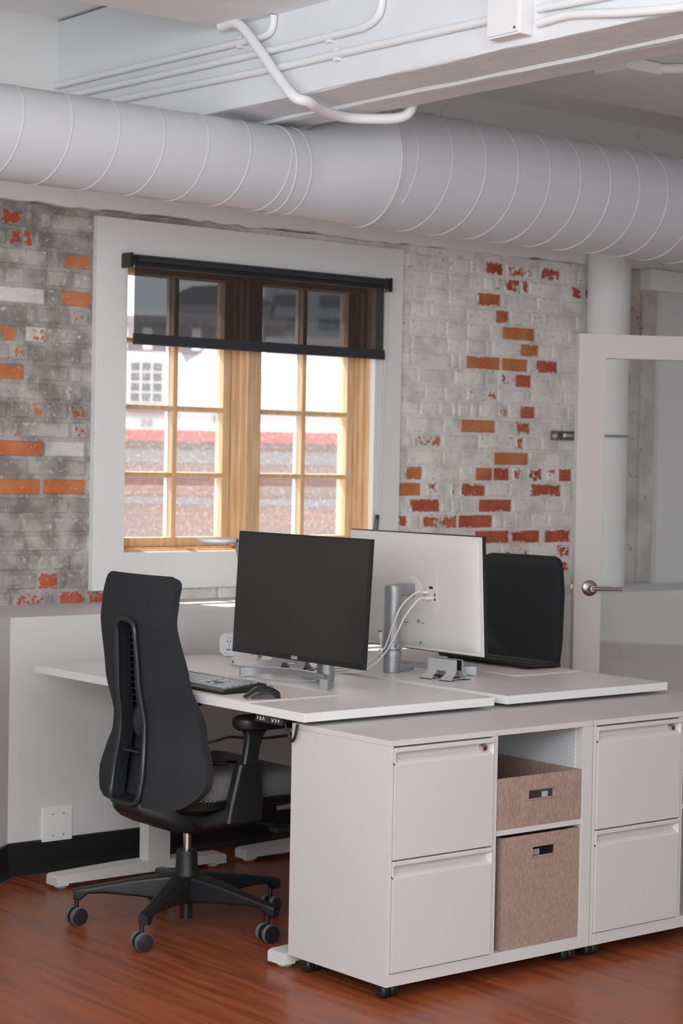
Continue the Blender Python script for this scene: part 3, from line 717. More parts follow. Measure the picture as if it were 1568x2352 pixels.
# ================================================================== CABINETS
def make_cabinet(label):
    D = .4247; Wd = .775
    r = thing('storage_cabinet', label, 'cabinet', (0,0,0), 'white storage cabinets along the desk ends')
    obj('top_panel', B(0, Wd, 0, D, .684, .70, bev=.0015), 'metalwhite', r)
    b = bmesh.new(); box(b, 0, .012, 0, D, .042, .684, .001); box(b, Wd-.040, Wd, 0, D, .042, .684, .001); box(b, .376, .394, 0, D, .074, .684, .001)
    box(b, .012, Wd-.04, 0, D, .042, .076, .001); box(b, .012, Wd-.04, D-.012, D, .076, .684); box(b, .012, .376, .02, D-.02, .372, .380)
    obj('carcass', b, 'metalwhite', r)
    for z0, z1 in ((.381, .680), (.079, .377)):
        pf = [(.03, z0), (-.004, z0), (-.005, z0+.001), (-.005, z1-.046), (-.003, z1-.043), (.012, z1-.030), (.012, z1-.014), (-.006, z1-.0125), (-.0085, z1-.010), (-.0085, z1-.002), (-.006, z1), (.03, z1)]
        d_ = obj('drawer', PR(pf, 'x', .014, .374), 'metalwhite', r)
        for xa, xb in ((.014, .022), (.366, .374)):   # the sloped cheeks of the finger recess
            b = bmesh.new(); s = 1 if xa < .1 else -1
            x0, x1 = (xa, xb) if s > 0 else (xb, xa)
            vs = [Vector(p) for p in ((x0, -.005, z1-.046), (x0, -.005, z1-.013), (x1, .0118, z1-.014), (x1, .0118, z1-.031), (x0, .0125, z1-.046), (x0, .0125, z1-.013))]
            q = [b.verts.new(v) for v in vs]
            for f in ((0,1,2,3), (0,3,4), (1,5,2), (2,5,4,3), (0,4,5,1)): b.faces.new([q[i] for i in f])
            obj('pull_recess', b, 'recess', d_)
        if z0 > .3:
            lk = obj('lock', LA([(.001, -.006), (.009, -.005), (.0105, .0), (.0105, .013)], (.342, .002, .656), 20, 'y'), 'chrome', d_)
            obj('keyhole', B(.3408, .3432, -.0055, -.0035, .651, .661), 'blackhole', lk)
    obj('shelf', B(.394, Wd-.04, .004, D-.012, .402, .418, bev=.001), 'metalwhite', r)
    obj('perforated_side', B(Wd-.0425, Wd-.040, .03, D-.02, .420, .683), 'perf', r)
    for x in (.045, Wd-.05):
        for y in (.05, D-.05):
            c = obj('caster', B(x-.012, x+.012, y-.014, y+.014, .03, .044, bev=.002), 'black', r)
            for s in (-1, 1):
                obj('wheel', LA([(.001, -.0125), (.016, -.0125), (.0212, -.008), (.0212, .008), (.016, .0125), (.001, .0125)], (x+s*.0145, y, .0212), 22, 'x'), 'black', c)
    return r
cab1 = make_cabinet('white cabinet with two felt bins, nearest the camera')
cab2 = copy_tree(cab1); cab2['label'] = 'white drawer cabinet cut off at the right edge of the photo'; cab2.location = (.7785, 0, 0)
def make_bin(name, x0, x1, y0, y1, z0, z1, sx, sz, label):
    r = thing(name, label, 'bin', ((x0+x1)/2, (y0+y1)/2, z0), 'brown felt bins in the cabinet')
    t = .006; hx0, hx1 = sx; hz0, hz1 = sz
    b = bmesh.new()
    xs = [x0, hx0, hx1, x1]; zs = [z0, hz0, hz1, z1]       # front panel as one frame round the slot
    def grid(y): return [[b.verts.new((x, y, z)) for x in xs] for z in zs]
    ga, gb = grid(y0), grid(y0+t)
    for g_ in (ga, gb):
        for i in range(3):
            for j in range(3):
                if not (i == 1 and j == 1): b.faces.new((g_[i][j], g_[i][j+1], g_[i+1][j+1], g_[i+1][j]))
    rim = lambda g_: [g_[0][0], g_[0][1], g_[0][2], g_[0][3], g_[1][3], g_[2][3], g_[3][3], g_[3][2], g_[3][1], g_[3][0], g_[2][0], g_[1][0]]
    hol = lambda g_: [g_[1][1], g_[1][2], g_[2][2], g_[2][1]]
    for fn in (rim, hol):
        p, q = fn(ga), fn(gb)
        for i in range(len(p)): b.faces.new((p[i], p[(i+1) % len(p)], q[(i+1) % len(p)], q[i]))
    obj('front_panel', b, 'felt', r)
    b = bmesh.new(); box(b, x0, x0+t, y0+t, y1, z0, z1); box(b, x1-t, x1, y0+t, y1, z0, z1); box(b, x0+t, x1-t, y1-t, y1, z0, z1); box(b, x0+t, x1-t, y0+t, y1-t, z0, z0+t)
    obj('bin_body', b, 'felt', r)
    b = bmesh.new(); lp = [(x, z) for x, z in rrect(hx0-.002, hx1+.002, hz0-.002, hz1+.002, .004, 4)]
    tube(b, [(x, y0-.0005, z) for x, z in lp], .0022, 8, closed=True); obj('handle_edge', b, 'felt', r)
    return r
bin1 = make_bin('felt_bin', .3975, .7315, .003, .36, .4185, .562, (.520, .621), (.495, .519), 'low brown felt bin on the upper shelf of the near cabinet')
obj('care_label', B(.582, .606, .0125, .0135, .486, .510), 'liner', bin1)
bin2 = make_bin('felt_bin', .424, .731, .006, .36, .0765, .393, (.542, .632), (.330, .356), 'tall brown felt bin at the bottom of the near cabinet')
obj('plastic_sleeve', B(.553, .595, .03, .034, .20, .343), 'lampgrey', bin2)

# ================================================================== OFFICE CHAIRS (local: faces +X, origin on floor)
SPX = [(.31, -.228), (.394, -.238), (.50, -.224), (.59, -.213), (.64, -.210), (.773, -.226), (.95, -.236), (1.02, -.228), (1.088, -.213)]
HWD = [(.395, .282), (.47, .290), (.54, .268), (.60, .238), (.65, .231), (.773, .211), (.95, .188), (1.05, .188), (1.088, .189)]
WNG = [(.395, .080), (.55, .085), (.65, .078), (.773, .048), (.95, .022), (1.088, .022)]
SLW = [(.41, .076), (.50, .078), (.60, .067), (.77, .055), (.95, .047)]
def make_chair(label):
    r = thing('office_chair', label, 'chair', (0,0,0), 'black office chairs')
    # ---- backrest shell
    zb, zt = .398, 1.088; nv = 44
    b = bmesh.new(); th = .040
    cols = [-1, -.97, -.9, -.8, -.68, -.55, -.42, None, -.5, 0, .5, None, .42, .55, .68, .8, .9, .97, 1]
    def width(z):
        w_ = interp(HWD, z)
        rt, rbm = .032, .115
        if z > zt-rt: t = (z-(zt-rt))/rt; w_ -= rt*(1-math.sqrt(max(0, 1-t*t)))
        if z < zb+rbm: t = ((zb+rbm)-z)/rbm; w_ -= rbm*(1-math.sqrt(max(0, 1-t*t)))
        return w_
    rear, front = [], []
    zs = [zb+(zt-zb)*(.5-.5*math.cos(PI*i/nv))*.35+(zt-zb)*(i/nv)*.65 for i in range(nv+1)]
    for z in zs:
        w_ = width(z); hw = min(interp(SLW, z), w_*.4); x0 = interp(SPX, z)+.008; wg = interp(WNG, z)
        ra, fa = [], []
        for i, c in enumerate(cols):
            if c is None: y = -hw if i < 9 else hw
            elif 7 < i < 11: y = c*hw
            else:
                s = (abs(c)-.42)/.58; base = hw+(w_-hw)*.03
                y = math.copysign(base+(w_-base)*s, c)
            q = abs(y)/interp(HWD, z)
            x = x0+wg*q**1.9
            e = max(0, 1-(abs(y)/w_)**6) if w_ > 0 else 0
            et = min(1, (zt-z)/.03, (z-zb)/.03)
            t_ = .012+th*(.35+.65*e)*math.sqrt(max(0, et))
            ra.append(b.verts.new((x, y, z))); fa.append(b.verts.new((x+t_, y, z)))
        rear.append(ra); front.append(fa)
    nc = len(cols)
    for i in range(nv):
        for j in range(nc-1):
            inslot = 7 <= j <= 10 and .412 < (zs[i]+zs[i+1])/2 < .945
            if not inslot: b.faces.new((rear[i][j], rear[i+1][j], rear[i+1][j+1], rear[i][j+1]))
            b.faces.new((front[i][j], front[i][j+1], front[i+1][j+1], front[i+1][j]))
        b.faces.new((rear[i][0], front[i][0], front[i+1][0], rear[i+1][0])); b.faces.new((rear[i][-1], rear[i+1][-1], front[i+1][-1], front[i][-1]))
    for k in (0, nv):
        for j in range(nc-1):
            b.faces.new((rear[k][j], rear[k][j+1], front[k][j+1], front[k][j]))
    back = obj('backrest', b, 'chairfab', r, ang=50)
    # ---- spine frame round the slot, inner wall, ribs
    def sp(z, y, dx): return Vector((interp(SPX, z)+dx+.0+interp(WNG, z)*(abs(y)/interp(HWD, z))**1.9, y, z))
    loop = []; z0, z1 = .402, .955
    nz = 22
    for i in range(nz+1):
        z = z0+.03+(z1-z0-.06)*i/nz; loop.append((z, interp(SLW, z)))
    path = [(z, h) for z, h in loop]
    h1 = interp(SLW, z1); path += [(z1-.012, h1-.006), (z1-.002, h1-.022), (z1, 0), (z1-.002, -h1+.022), (z1-.012, -h1+.006)]
    path += [(z, -h) for z, h in reversed(loop)]
    h0 = interp(SLW, z0); path += [(z0+.012, -h0+.006), (z0+.002, -h0+.022), (z0, 0), (z0+.002, h0-.022), (z0+.012, h0-.006)]
    b = bmesh.new(); tube(b, [sp(z, y, -.002) for z, y in path], .0085, 10, closed=True)
    spf = obj('spine_frame', b, 'blacksoft', r)
    b = bmesh.new(); n = len(path)
    ra = [b.verts.new(sp(z, y*.90, .000)) for z, y in path]; rb_ = [b.verts.new(sp(z, y*.84, .040)) for z, y in path]
    for i in range(n): b.faces.new((ra[i], ra[(i+1) % n], rb_[(i+1) % n], rb_[i]))
    obj('slot_wall', b, 'blacksoft', spf)
    b = bmesh.new()
    for k in range(13):
        z = .70+.235*k/12; h = interp(SLW, z)*.8
        tube(b, [sp(z, -h, .036), sp(z+.004, 0, .038), sp(z, h, .036)], .0030, 6)
    for f in (-.35, .25): tube(b, [sp(z, f*interp(SLW, z), .037) for z in (.69, .75, .82, .89, .945)], .003, 6)
    obj('back_web', b, 'black', spf)
    b = bmesh.new(); bmesh.ops.create_uvsphere(b, u_segments=20, v_segments=14, radius=1.0, matrix=Matrix.Translation((interp(SPX, .64)+.034, -.004, .645)) @ Matrix.Diagonal((.022, .040, .055, 1)))
    obj('lumbar_knob', b, 'blacksoft', spf)
    obj('lumbar_bar', B(interp(SPX, .56)+.004, interp(SPX, .56)+.036, -.046, .046, .553, .561, bev=.003), 'blacksoft', spf)
    # ---- lower hip shell that carries the back
    def hip(x, z0_, z1_, w_): return [Vector((x, y, z)) for y, z in rrect(-w_, w_, z0_, z1_, min(.03, (z1_-z0_)*.45), 5)]
    b = bmesh.new(); loft(b, [hip(-.236, .392, .412, .045), hip(-.225, .372, .415, .075), hip(-.19, .348, .42, .105), hip(-.13, .322, .415, .13), hip(-.06, .306, .39, .13), hip(.02, .302, .37, .115), hip(.12, .31, .37, .09)])
    obj('hip_shell', b, 'black', r)
    # ---- seat
    b = bmesh.new(); rings = []
    def seat_ring(z, ins, front_drop):
        out = []
        for x, y in rrect(-.150+ins, .375-ins, -.245+ins, .245-ins, .085, 7):
            t = max(0, (x-.20)/.175); u = abs(y)/.25
            out.append(Vector((x, y, z-front_drop*t*t+.012*(1-u*u)*0-.010*(1-u**2)*(1 if z > .46 else 0))))
        return out
    for z, i in ((.418, .012), (.428, .002), (.445, 0), (.472, .003), (.488, .010), (.498, .024), (.503, .05), (.503, .12), (.501, .2)):
        rings.append(seat_ring(z, i, .035 if z > .45 else .02))
    loft(b, rings); obj('seat_cushion', b, 'seatmesh', r, ang=60)
    b = bmesh.new(); loft(b, [[Vector((x, y, .372)) for x, y in rrect(-.12, .30, -.16, .16, .06, 6)], [Vector((x, y, .395)) for x, y in rrect(-.14, .36, -.225, .225, .08, 6)], [Vector((x, y, .420)) for x, y in rrect(-.145, .368, -.238, .238, .085, 6)]])
    obj('seat_shell', b, 'black', r)
    b = bmesh.new(); box(b, -.10, .20, -.075, .075, .305, .375, .015); box(b, .10, .25, -.13, .13, .335, .38, .01); obj('mechanism', b, 'black', r)
    b = bmesh.new(); tube(b, smooth_path([(.12, -.12, .34), (.14, -.20, .335), (.15, -.26, .33)], 4), .008, 10); box(b, .12, .19, -.30, -.25, .318, .336, .006); obj('adjust_paddle', b, 'black', r)
    # ---- arms
    for s in (-1, 1):
        b = bmesh.new()
        loft(b, [[Vector((x, s*y, z)) for x, z in rrect(-.075, .02, .335, .37, .012, 4)] for y in (.06,)] + [[Vector((x, s*.20, z)) for x, z in rrect(-.075, .04, .335, .378, .012, 4)], [Vector((x, s*.262, z)) for x, z in rrect(-.062, .066, .355, .405, .012, 4)], [Vector((x, s*.285, z)) for x, z in rrect(-.055, .07, .37, .42, .012, 4)]])
        arm = obj('arm_bracket', b, 'black', r)
        b = bmesh.new(); secs = []
        for z, xa, xb in ((.365, -.058, .072), (.40, -.052, .076), (.46, -.036, .072), (.535, -.016, .062)):
            secs.append([Vector((x, y, z)) for x, y in rrect(xa, xb, s*.272-.019, s*.272+.019, .012, 4)])
        loft(b, secs); obj('arm_sleeve', b, 'black', r)
        b = bmesh.new(); secs = []
        for z, xa, xb in ((.53, .0, .055), (.58, .010, .063), (.615, .014, .075), (.635, .006, .094)):
            secs.append([Vector((x, y, z)) for x, y in rrect(xa, xb, s*.272-.0135, s*.272+.0135, .01, 4)])
        loft(b, secs); obj('arm_post', b, 'blacksoft', r)
        b = bmesh.new(); secs = []
        for z, ins in ((.634, .016), (.642, .004), (.656, 0), (.668, .003), (.676, .012), (.678, .03)):
            secs.append([Vector((x, y, z)) for x, y in rrect(-.022+ins, .235-ins, s*.268-.047+ins, s*.268+.047-ins, .044-ins*.6, 6)])
        loft(b, secs); obj('arm_pad', b, 'black', r)
    # ---- lift and base
    obj('lift_tube', LA([(.018, .025), (.020, .028), (.020, .085)], seg=24), 'gloss', r)
    obj('lift_rod', LA([(.0125, .20), (.0125, .31)], seg=24), 'chrome', r)
    obj('lift_cover', LA([(.040, .085), (.042, .10), (.040, .165), (.035, .172), (.0325, .232), (.030, .236), (.0125, .237)], seg=28), 'black', r)
    for k in range(5):
        a = math.radians(-2+72*k); ca, sa = math.cos(a), math.sin(a)
        b = bmesh.new(); secs = []
        for t, hw, zl_, zh in ((.02, .036, .075, .160), (.06, .033, .082, .160), (.15, .026, .092, .147), (.25, .020, .098, .128), (.30, .018, .096, .118), (.325, .019, .075, .115), (.345, .014, .078, .108)):
            secs.append([Vector((t*ca-y*sa, t*sa+y*ca, z)) for y, z in rrect(-hw, hw, zl_, zh, min(.010, hw*.5), 3)])
        loft(b, secs); leg = obj('leg', b, 'black', r)
        cxy = Vector((.325*ca, .325*sa, 0)); th_ = (1.9, 1.45, 1.50, 1.42, 1.55)[k]
        dx, dy = math.cos(th_), math.sin(th_)
        # caster: stem, hub and two treaded wheels on one axle
        rot = Matrix.Translation(cxy+Vector((-.012*dy, .012*dx, 0))) @ Matrix.Rotation(th_, 4, 'Z')
        b = bmesh.new(); lathe(b, [(.007, .05), (.007, .082)], (0, 0, 0), 12); lathe(b, [(.014, -.010), (.020, -.006), (.020, .006), (.014, .010)], (0, 0, .029), 18, 'x'); xf(b, rot)
        c = obj('caster', b, 'gloss', r)
        for s in (-1, 1):
            b = bmesh.new(); lathe(b, [(.0225, -.0070), (.0275, -.0065), (.0285, -.004), (.0285, .004), (.0275, .0065), (.0225, .0070)], (s*.017, 0, .0286), 26, 'x'); xf(b, rot)
            wv = obj('wheel', b, 'rubber', c)
            b = bmesh.new(); lathe(b, [(.001, -.0098), (.023, -.0098), (.0265, -.0080), (.0265, .0080), (.023, .0098), (.001, .0098)], (s*.017, 0, .0286), 26, 'x'); xf(b, rot); obj('wheel_face', b, 'gloss', c)
    return r
ch1 = make_chair('black office chair seen from behind with its arm under the near desk')
ch2 = copy_tree(ch1); ch2['label'] = 'black office chair behind the white-backed monitor, only its back showing'
ch1.location = (.060, 1.015, 0)
ch2.location = (1.80, 1.50, .028); ch2.rotation_euler = (0, 0, PI+.12)
ch2.location.z = 0

# ================================================================== MONITORS (local: faces -X, origin on desk under the pole)
def make_monitor(label, tilt):
    r = thing('monitor', label, 'monitor', (0,0,0), 'desk monitors')
    x0 = -.132; zb, zt = .070, .466; hw = .336; y0 = -.010
    tm = Matrix.Translation((x0, 0, zb)) @ Matrix.Rotation(tilt, 4, 'Y') @ Matrix.Translation((-x0, 0, -zb))
    def tp(name, bm, m, par=r): return obj(name, xf(bm, tm), m, par)
    b = bmesh.new(); box(b, x0+.012, x0+.0165, y0-hw+.004, y0+hw-.004, zb+.003, zt-.003, .002)
    secs = [[Vector((x, y, z)) for y, z in rrect(y0-a, y0+a, (zb+zt)/2-c, (zb+zt)/2+c, .02, 5)] for x, a, c in ((x0+.016, .320, .187), (x0+.024, .30, .172), (x0+.0295, .25, .14))]
    loft(b, secs); bk = tp('rear_shell', b, 'monwhite')
    fb = tp('bezel', B(x0, x0+.0125, y0-hw, y0+hw, zb, zt, bev=.0012), 'bezel')
    tp('screen', B(x0-.0008, x0+.002, y0-hw+.006, y0+hw-.006, zb+.017, zt-.006), 'screen', fb)
    b = text_bm('LG', .013, bold=True); xf(b, Matrix.Translation((x0-.0009, y0-.003, zb+.0085)) @ Matrix.Rotation(-PI/2, 4, 'Z') @ Matrix.Rotation(PI/2, 4, 'X'))
    tube(b, [(x0-.0009, y0+.0135+.0052*math.cos(a), zb+.0085+.0052*math.sin(a)) for a in [2*PI*k/20 for k in range(20)]], .0007, 6, closed=True)
    for za, zc in ((.0105, .0065),): tube(b, [(x0-.0012, y0+.0135, zb+.0112), (x0-.0012, y0+.0135, zb+.0066), (x0-.0012, y0+.0112, zb+.0066)], .0006, 6)
    tp('brand_mark', b, 'print', fb)
    # rear: mount disc, port recess, ports, label, screw hole
    tp('mount_disc', LA([(.001, x0+.0345), (.052, x0+.0335), (.060, x0+.030), (.060, x0+.028)], (0, y0-.002, .262), 36, 'x'), 'monwhite', bk)
    b = bmesh.new(); ys = -1
    loft(b, [[Vector((x, y, z)) for y, z in rrect(.060, .118, .205, .330, .012, 4)] for x in (x0+.0285, x0+.0308)])
    tp('port_panel', b, 'monwhite', bk)
    for b in (B(x0+.030, x0+.0313, .080, .098, .283, .291), B(x0+.030, x0+.0313, .080, .092, .252, .256), LA([(.0042, x0+.030), (.0042, x0+.0314)], (0, .107, .264), 14, 'x'), LA([(.0045, x0+.030), (.0045, x0+.0313)], (0, .108, .248), 14, 'x')):
        tp('port', b, 'blackhole', bk)
    tp('screw_hole', LA([(.0022, x0+.026), (.0022, x0+.0305)], (0, .028, .098), 12, 'x'), 'blackhole', bk)
    b = bmesh.new(); lx = x0+.0304
    for k, (ya, wd) in enumerate(((.0, .012), (.0, .008), (.0, .010), (.0, .016))): box(b, lx-.0004, lx, -.052, -.052+wd, .190-.0065*k, .1917-.0065*k)
    box(b, lx-.0004, lx, -.056, -.030, .160, .1635); box(b, lx-.0004, lx, -.053, -.038, .152, .1535); box(b, lx-.0004, lx, .036, .052, .164, .1665)
    box(b, lx-.0004, lx, -.056, .036, .2115, .2119)
    tube(b, [(lx, .022+.0062*math.cos(a), .170+.0075*math.sin(a)) for a in [2*PI*k/20 for k in range(20)]], .0006, 6, closed=True)
    t = text_bm('UL', .008, bold=True); xf(t, Matrix.Translation((lx, .022, .170)) @ Matrix.Rotation(PI/2, 4, 'Z') @ Matrix.Rotation(PI/2, 4, 'X')); merge(b, t)
    tp('rating_label', b, 'greyprint', bk)
    # stand
    obj('pole', LA([(.027, .0), (.0285, .002), (.0285, .052), (.0315, .053), (.0315, .074), (.0285, .076), (.0285, .262), (.0288, .263), (.0288, .285), (.027, .290), (.001, .2915)], seg=32), 'silvplastic', r)
    b = bmesh.new(); loft(b, [[Vector((x, y, z)) for y, z in rrect(-w_, w_, za, zc, .006, 3)] for x, w_, za, zc in ((-.005, .026, .262, .289), (-.045, .020, .255, .296), (-.085, .013, .250, .294), (-.098, .012, .245, .290))])
    obj('neck', b, 'silvplastic', r)
    obj('tilt_hinge', B(-.104, -.094, -.014, .014, .226, .296, bev=.002), 'black', r)
    b = bmesh.new(); lathe(b, [(.0315, .078), (.036, .080), (.036, .100), (.0315, .102)], seg=28); tube(b, [(.0, -.03, .09), (.012, .043, .09)], .008, 8); obj('cable_collar', b, 'silvplastic', r)
    b = bmesh.new(); pts = []; rings = []                 # curved base with a foot at each end
    for k in range(25):
        a = -1.0+2.0*k/24; yy = .215*math.sin(a*1.25)/math.sin(1.25); xx = -.080-.100*(1-math.cos(a*1.25))/(1-math.cos(1.25))
        e = abs(a); lift = .016*(1-e**2.5) if e < .93 else 0
        tdir = Vector((-.100*math.sin(a*1.25)/(1-math.cos(1.25)), .215*math.cos(a*1.25)/math.sin(1.25), 0)).normalized(); nr = Vector((-tdir.y, tdir.x, 0))
        w_ = .013
        rings.append([Vector((xx, yy, 0))+nr*s_+Vector((0, 0, z)) for s_, z in ((-w_, lift), (-w_, .030), (-w_+.003, .034), (w_-.003, .034), (w_, .030), (w_, lift))])
    loft(b, rings); box(b, -.085, -.02, -.02, .02, .006, .028, .004); obj('stand_base', b, 'silvplastic', r)
    return r
TZ = .738
mon1 = make_monitor('monitor with its dark screen facing the near chair', .055)
mon2 = copy_tree(mon1); mon2['label'] = 'monitor with its white back turned to the camera'
mon1.location = (.535, .942, TZ+.0003); mon2.location = (.872, 1.010, TZ+.0003); mon2.rotation_euler = (0, 0, PI)

# ---- vertical laptop stands
def make_stand(label):
    r = thing('laptop_stand', label, 'laptop stand', (0,0,0), 'aluminium laptop stands')
    b = bmesh.new()
    for s in (-1, 1):
        loft(b, [[Vector((s*x, y, z)) for y, z in rrect(-.062, .062, .028, .066, .006, 4)] for x in (.014, .0165)])
    obj('clamp_plates', b, 'silver', r)
    b = bmesh.new()
    for s in (-1, 1): box(b, *(sorted((s*.0115, s*.014))), -.058, .058, .030, .064)
    box(b, -.012, .012, -.055, .055, .006, .010); obj('rubber_pads', b, 'black', r)
    b = bmesh.new()
    for s in (-1, 1):
        for yc in (-.042, .042):
            loft(b, [[Vector((s*x, yc+y*wd, z)) for x, y, z in ((xa, -1, za), (xb, -1, zb_), (xb, 1, zb_), (xa, 1, za))] for xa, xb, za, zb_, wd in ((.014, .0168, .031, .031, .019), (.018, .021, .022, .023, .019), (.038, .040, .006, .009, .022), (.044, .044, .0025, .006, .023))])
            box(b, *(sorted((s*.036, s*.052))), yc-.023, yc+.023, .0022, .0050, .001)
    for yc in (-.042, .042): box(b, -.040, .040, yc-.018, yc+.018, .0045, .0065)
    obj('flared_feet', b, 'silver', r)
    b = bmesh.new()
    for yc in (-.042, .042):
        for s in (-1, 1): box(b, *(sorted((s*.030, s*.053))), yc-.022, yc+.022, 0, .0023)
    obj('rubber_feet', b, 'black', r)
    return r
ls1 = make_stand('silver vertical laptop stand in front of the white monitor back')
ls2 = copy_tree(ls1); ls2['label'] = 'silver vertical laptop stand under the dark-screened monitor'
ls1.location = (.895, .770, TZ+.0003); ls1.rotation_euler = (0, 0, .10)
ls2.location = (.606, 1.215, TZ+.0003); ls2.rotation_euler = (0, 0, .45)

# ---- keyboards, mouse, mats
def make_keyboard(label, keym, name_group='desk keyboards'):
    r = thing('keyboard', label, 'keyboard', (0,0,0), name_group)
    # local: user side -X, long axis Y
    b = bmesh.new(); loft(b, [[Vector((x, y, z)) for x, z in ((-.078, .004), (-.080, .009), (-.072, .014), (.070, .027), (.080, .025), (.082, .020), (.076, .010))] for y in (-.225, -.222, .222, .225)])
    obj('case', b, 'black', r)
    b = bmesh.new()
    def key(y0, y1, row, h=.0165):
        x = .048-row*.0205
        if row == 0: x += .006
        zt_ = .0145+(x+.072)/.142*.0125
        loft(b, [[Vector((xx, yy, zz+z_)) for xx, yy, zz in ((x-.0082+i, y0+i, 0), (x+.0082-i, y0+i, .0014), (x+.0082-i, y1-i, .0014), (x-.0082+i, y1-i, 0))] for z_, i in ((zt_-.002, 0), (zt_+.003, .0006), (zt_+.004, .0018))])
    L = .216
    for row in range(6):
        y = L; n = 15; spn = .288
        if row == 5:
            ws = [.024, .024, .024, .102, .024, .024, .024, .022]
        elif row == 4: ws = [.042]+[.0195]*10+[.050]
        elif row == 3: ws = [.034]+[.0195]*11+[.038]
        elif row == 2: ws = [.029]+[.0195]*12+[.024]
        else: ws = [.0195]*13+[.033]
        k = spn/sum(ws)
        for w_ in ws: key(y-w_*k+.0018, y, row); y -= w_*k
        y -= .006
        if row in (0, 1, 2, 5):
            for j in range(3): key(y-.0165, y, row); y -= .0185
        elif row == 4: y -= .0185; key(y-.0165, y, row); y -= .037
        else: y -= .0555
        y -= .006
        for j in range(4):
            if y-.0150 > -.221: key(y-.0150, y, row); y -= .0168
    obj('keys', b, keym, r)
    for yy in (-.18, .18): obj('flip_foot', B(.055, .065, yy-.015, yy+.015, 0, .018, bev=.002), 'black', r)
    obj('front_pad', B(-.075, -.06, -.21, .21, 0, .006), 'black', r)
    return r
mt1 = thing('desk_mat', 'cream desk mat under the keyboard and mouse on the near desk', 'desk mat', (.15, .95, TZ))
def mat_poly(x0, x1, y0, y1, name, root):
    b = bmesh.new(); loft(b, [[Vector((x, y, z)) for x, y in rrect(x0, x1, y0, y1, .012, 5)] for z in (TZ+.0002, TZ+.0026)]); obj(name, b, 'matpad', root)
mat_poly(-.022, .315, .597, 1.37, 'pad', mt1)
mt2 = thing('desk_mat', 'cream desk mat beneath the far keyboard on the right desk', 'desk mat', (1.32, 1.05, TZ))
mat_poly(1.158, 1.470, .705, 1.46, 'pad', mt2)
kb1 = make_keyboard('black keyboard on the near desk, half hidden by the chair back', 'keyglare')
kb2 = copy_tree(kb1); kb2['label'] = 'black keyboard on the far desk in front of the far chair'
for c in kb2.children:
    if c.name.startswith('keys'):
        c.data = c.data.copy(); c.data.materials[0] = M['keydark']
kb1.location = (.088, .990, TZ+.0028); kb1.rotation_euler = (0, 0, -.02)
kb2.location = (1.385, 1.030, TZ+.0028); kb2.rotation_euler = (0, 0, PI)
ms = thing('mouse', 'glossy black mouse at the near end of the keyboard', 'mouse', (.062, .650, TZ+.0028))
b_ = bmesh.new(); rings = []
for t in [i/14 for i in range(15)]:
    x = -.052+.104*t; hgt = .036*math.sin(PI*min(1, .12+.80*t))**.7*(1.0 if t < .7 else 1-.35*(t-.7)/.3)
    hw = .029*(math.sin(PI*(.10+.80*t)))**.45*(1-.14*math.sin(PI*t))
    ring = []
    for k in range(16):
        a = 2*PI*k/16; yy = hw*math.cos(a); zz = hgt*max(0, math.sin(a))**.8 if math.sin(a) > 0 else 0
        ring.append(Vector((-x, yy, zz+.001)))
    rings.append(ring)
loft(b_, rings); xf(b_, Matrix.Translation(ms.location) @ Matrix.Rotation(-.35, 4, 'Z')); obj('mouse_body', b_, 'gloss', ms, ang=60)
b_ = bmesh.new(); lathe(b_, [(.006, -.003), (.0075, 0), (.006, .003)], (.028, 0, .030), 16, 'y'); xf(b_, Matrix.Translation(ms.location) @ Matrix.Rotation(-.35, 4, 'Z')); obj('scroll_wheel', b_, 'rubber', ms)

# ---- task lamp and power hub
tl = thing('task_lamp', 'slim white and grey task lamp behind the dark monitor', 'lamp', (.615, 1.43, TZ))
obj('lamp_base', LA([(.078, TZ+.0005), (.080, TZ+.003), (.080, TZ+.020), (.077, TZ+.0235), (.001, TZ+.0245)], (.615, 1.43, 0), 40), 'lampwhite', tl)
obj('base_ring', LA([(.0785, TZ), (.0785, TZ+.002)], (.615, 1.43, 0), 40), 'black', tl)
obj('base_switch', B(.5345, .5365, 1.44, 1.446, TZ+.008, TZ+.017), 'black', tl)
b_ = bmesh.new(); loft(b_, [[Vector(p)+Vector((dx, dy, 0)) for dx, dy in ((-.007, -.004), (.007, -.004), (.007, .004), (-.007, .004))] for p in ((.532, 1.43, 1.152), (.560, 1.43, 1.06), (.612, 1.43, .90), (.640, 1.43, TZ+.02))]); obj('lamp_arm', b_, 'lampgrey', tl)
b_ = bmesh.new(); lathe(b_, [(.001, -.009), (.010, -.009), (.011, 0), (.010, .009), (.001, .009)], (.526, 1.43, 1.163), 18, 'y'); obj('hinge', b_, 'lampgrey', tl)
obj('hinge_cap', LA([(.006, -.011), (.006, .011)], (.526, 1.43, 1.163), 14, 'y'), 'black', tl)
b_ = bmesh.new(); lathe(b_, [(.062, 1.158), (.066, 1.161), (.066, 1.170), (.060, 1.174), (.001, 1.176)], (.452, 1.43, 0), 36); box(b_, .505, .524, 1.424, 1.436, 1.158, 1.168, .002)
obj('lamp_head', b_, 'lampwhite', tl)
obj('lamp_diffuser', LA([(.064, 1.1565), (.064, 1.162)], (.452, 1.43, 0), 36), 'lampgrey', tl)
ph = thing('power_hub', 'white angled power outlet unit on the far edge of the near desk', 'power outlet', (.69, 1.76, TZ))
b_ = bmesh.new(); secs = []
hub_rot = Matrix.Translation((.712, 1.690, TZ+.003)) @ Matrix.Rotation(-.70, 4, 'Z')
b_ = bmesh.new(); loft(b_, [[Vector((x, y, z)) for x, z in rrect(-.044, .09, .006, .078, .02, 5)] for y in (-.012, .012)]); box(b_, -.030, .07, -.03, .03, .005, .012, .003)
xf(b_, hub_rot @ Matrix.Rotation(.16, 4, 'X')); obj('hub_body', b_, 'lampwhite', ph)
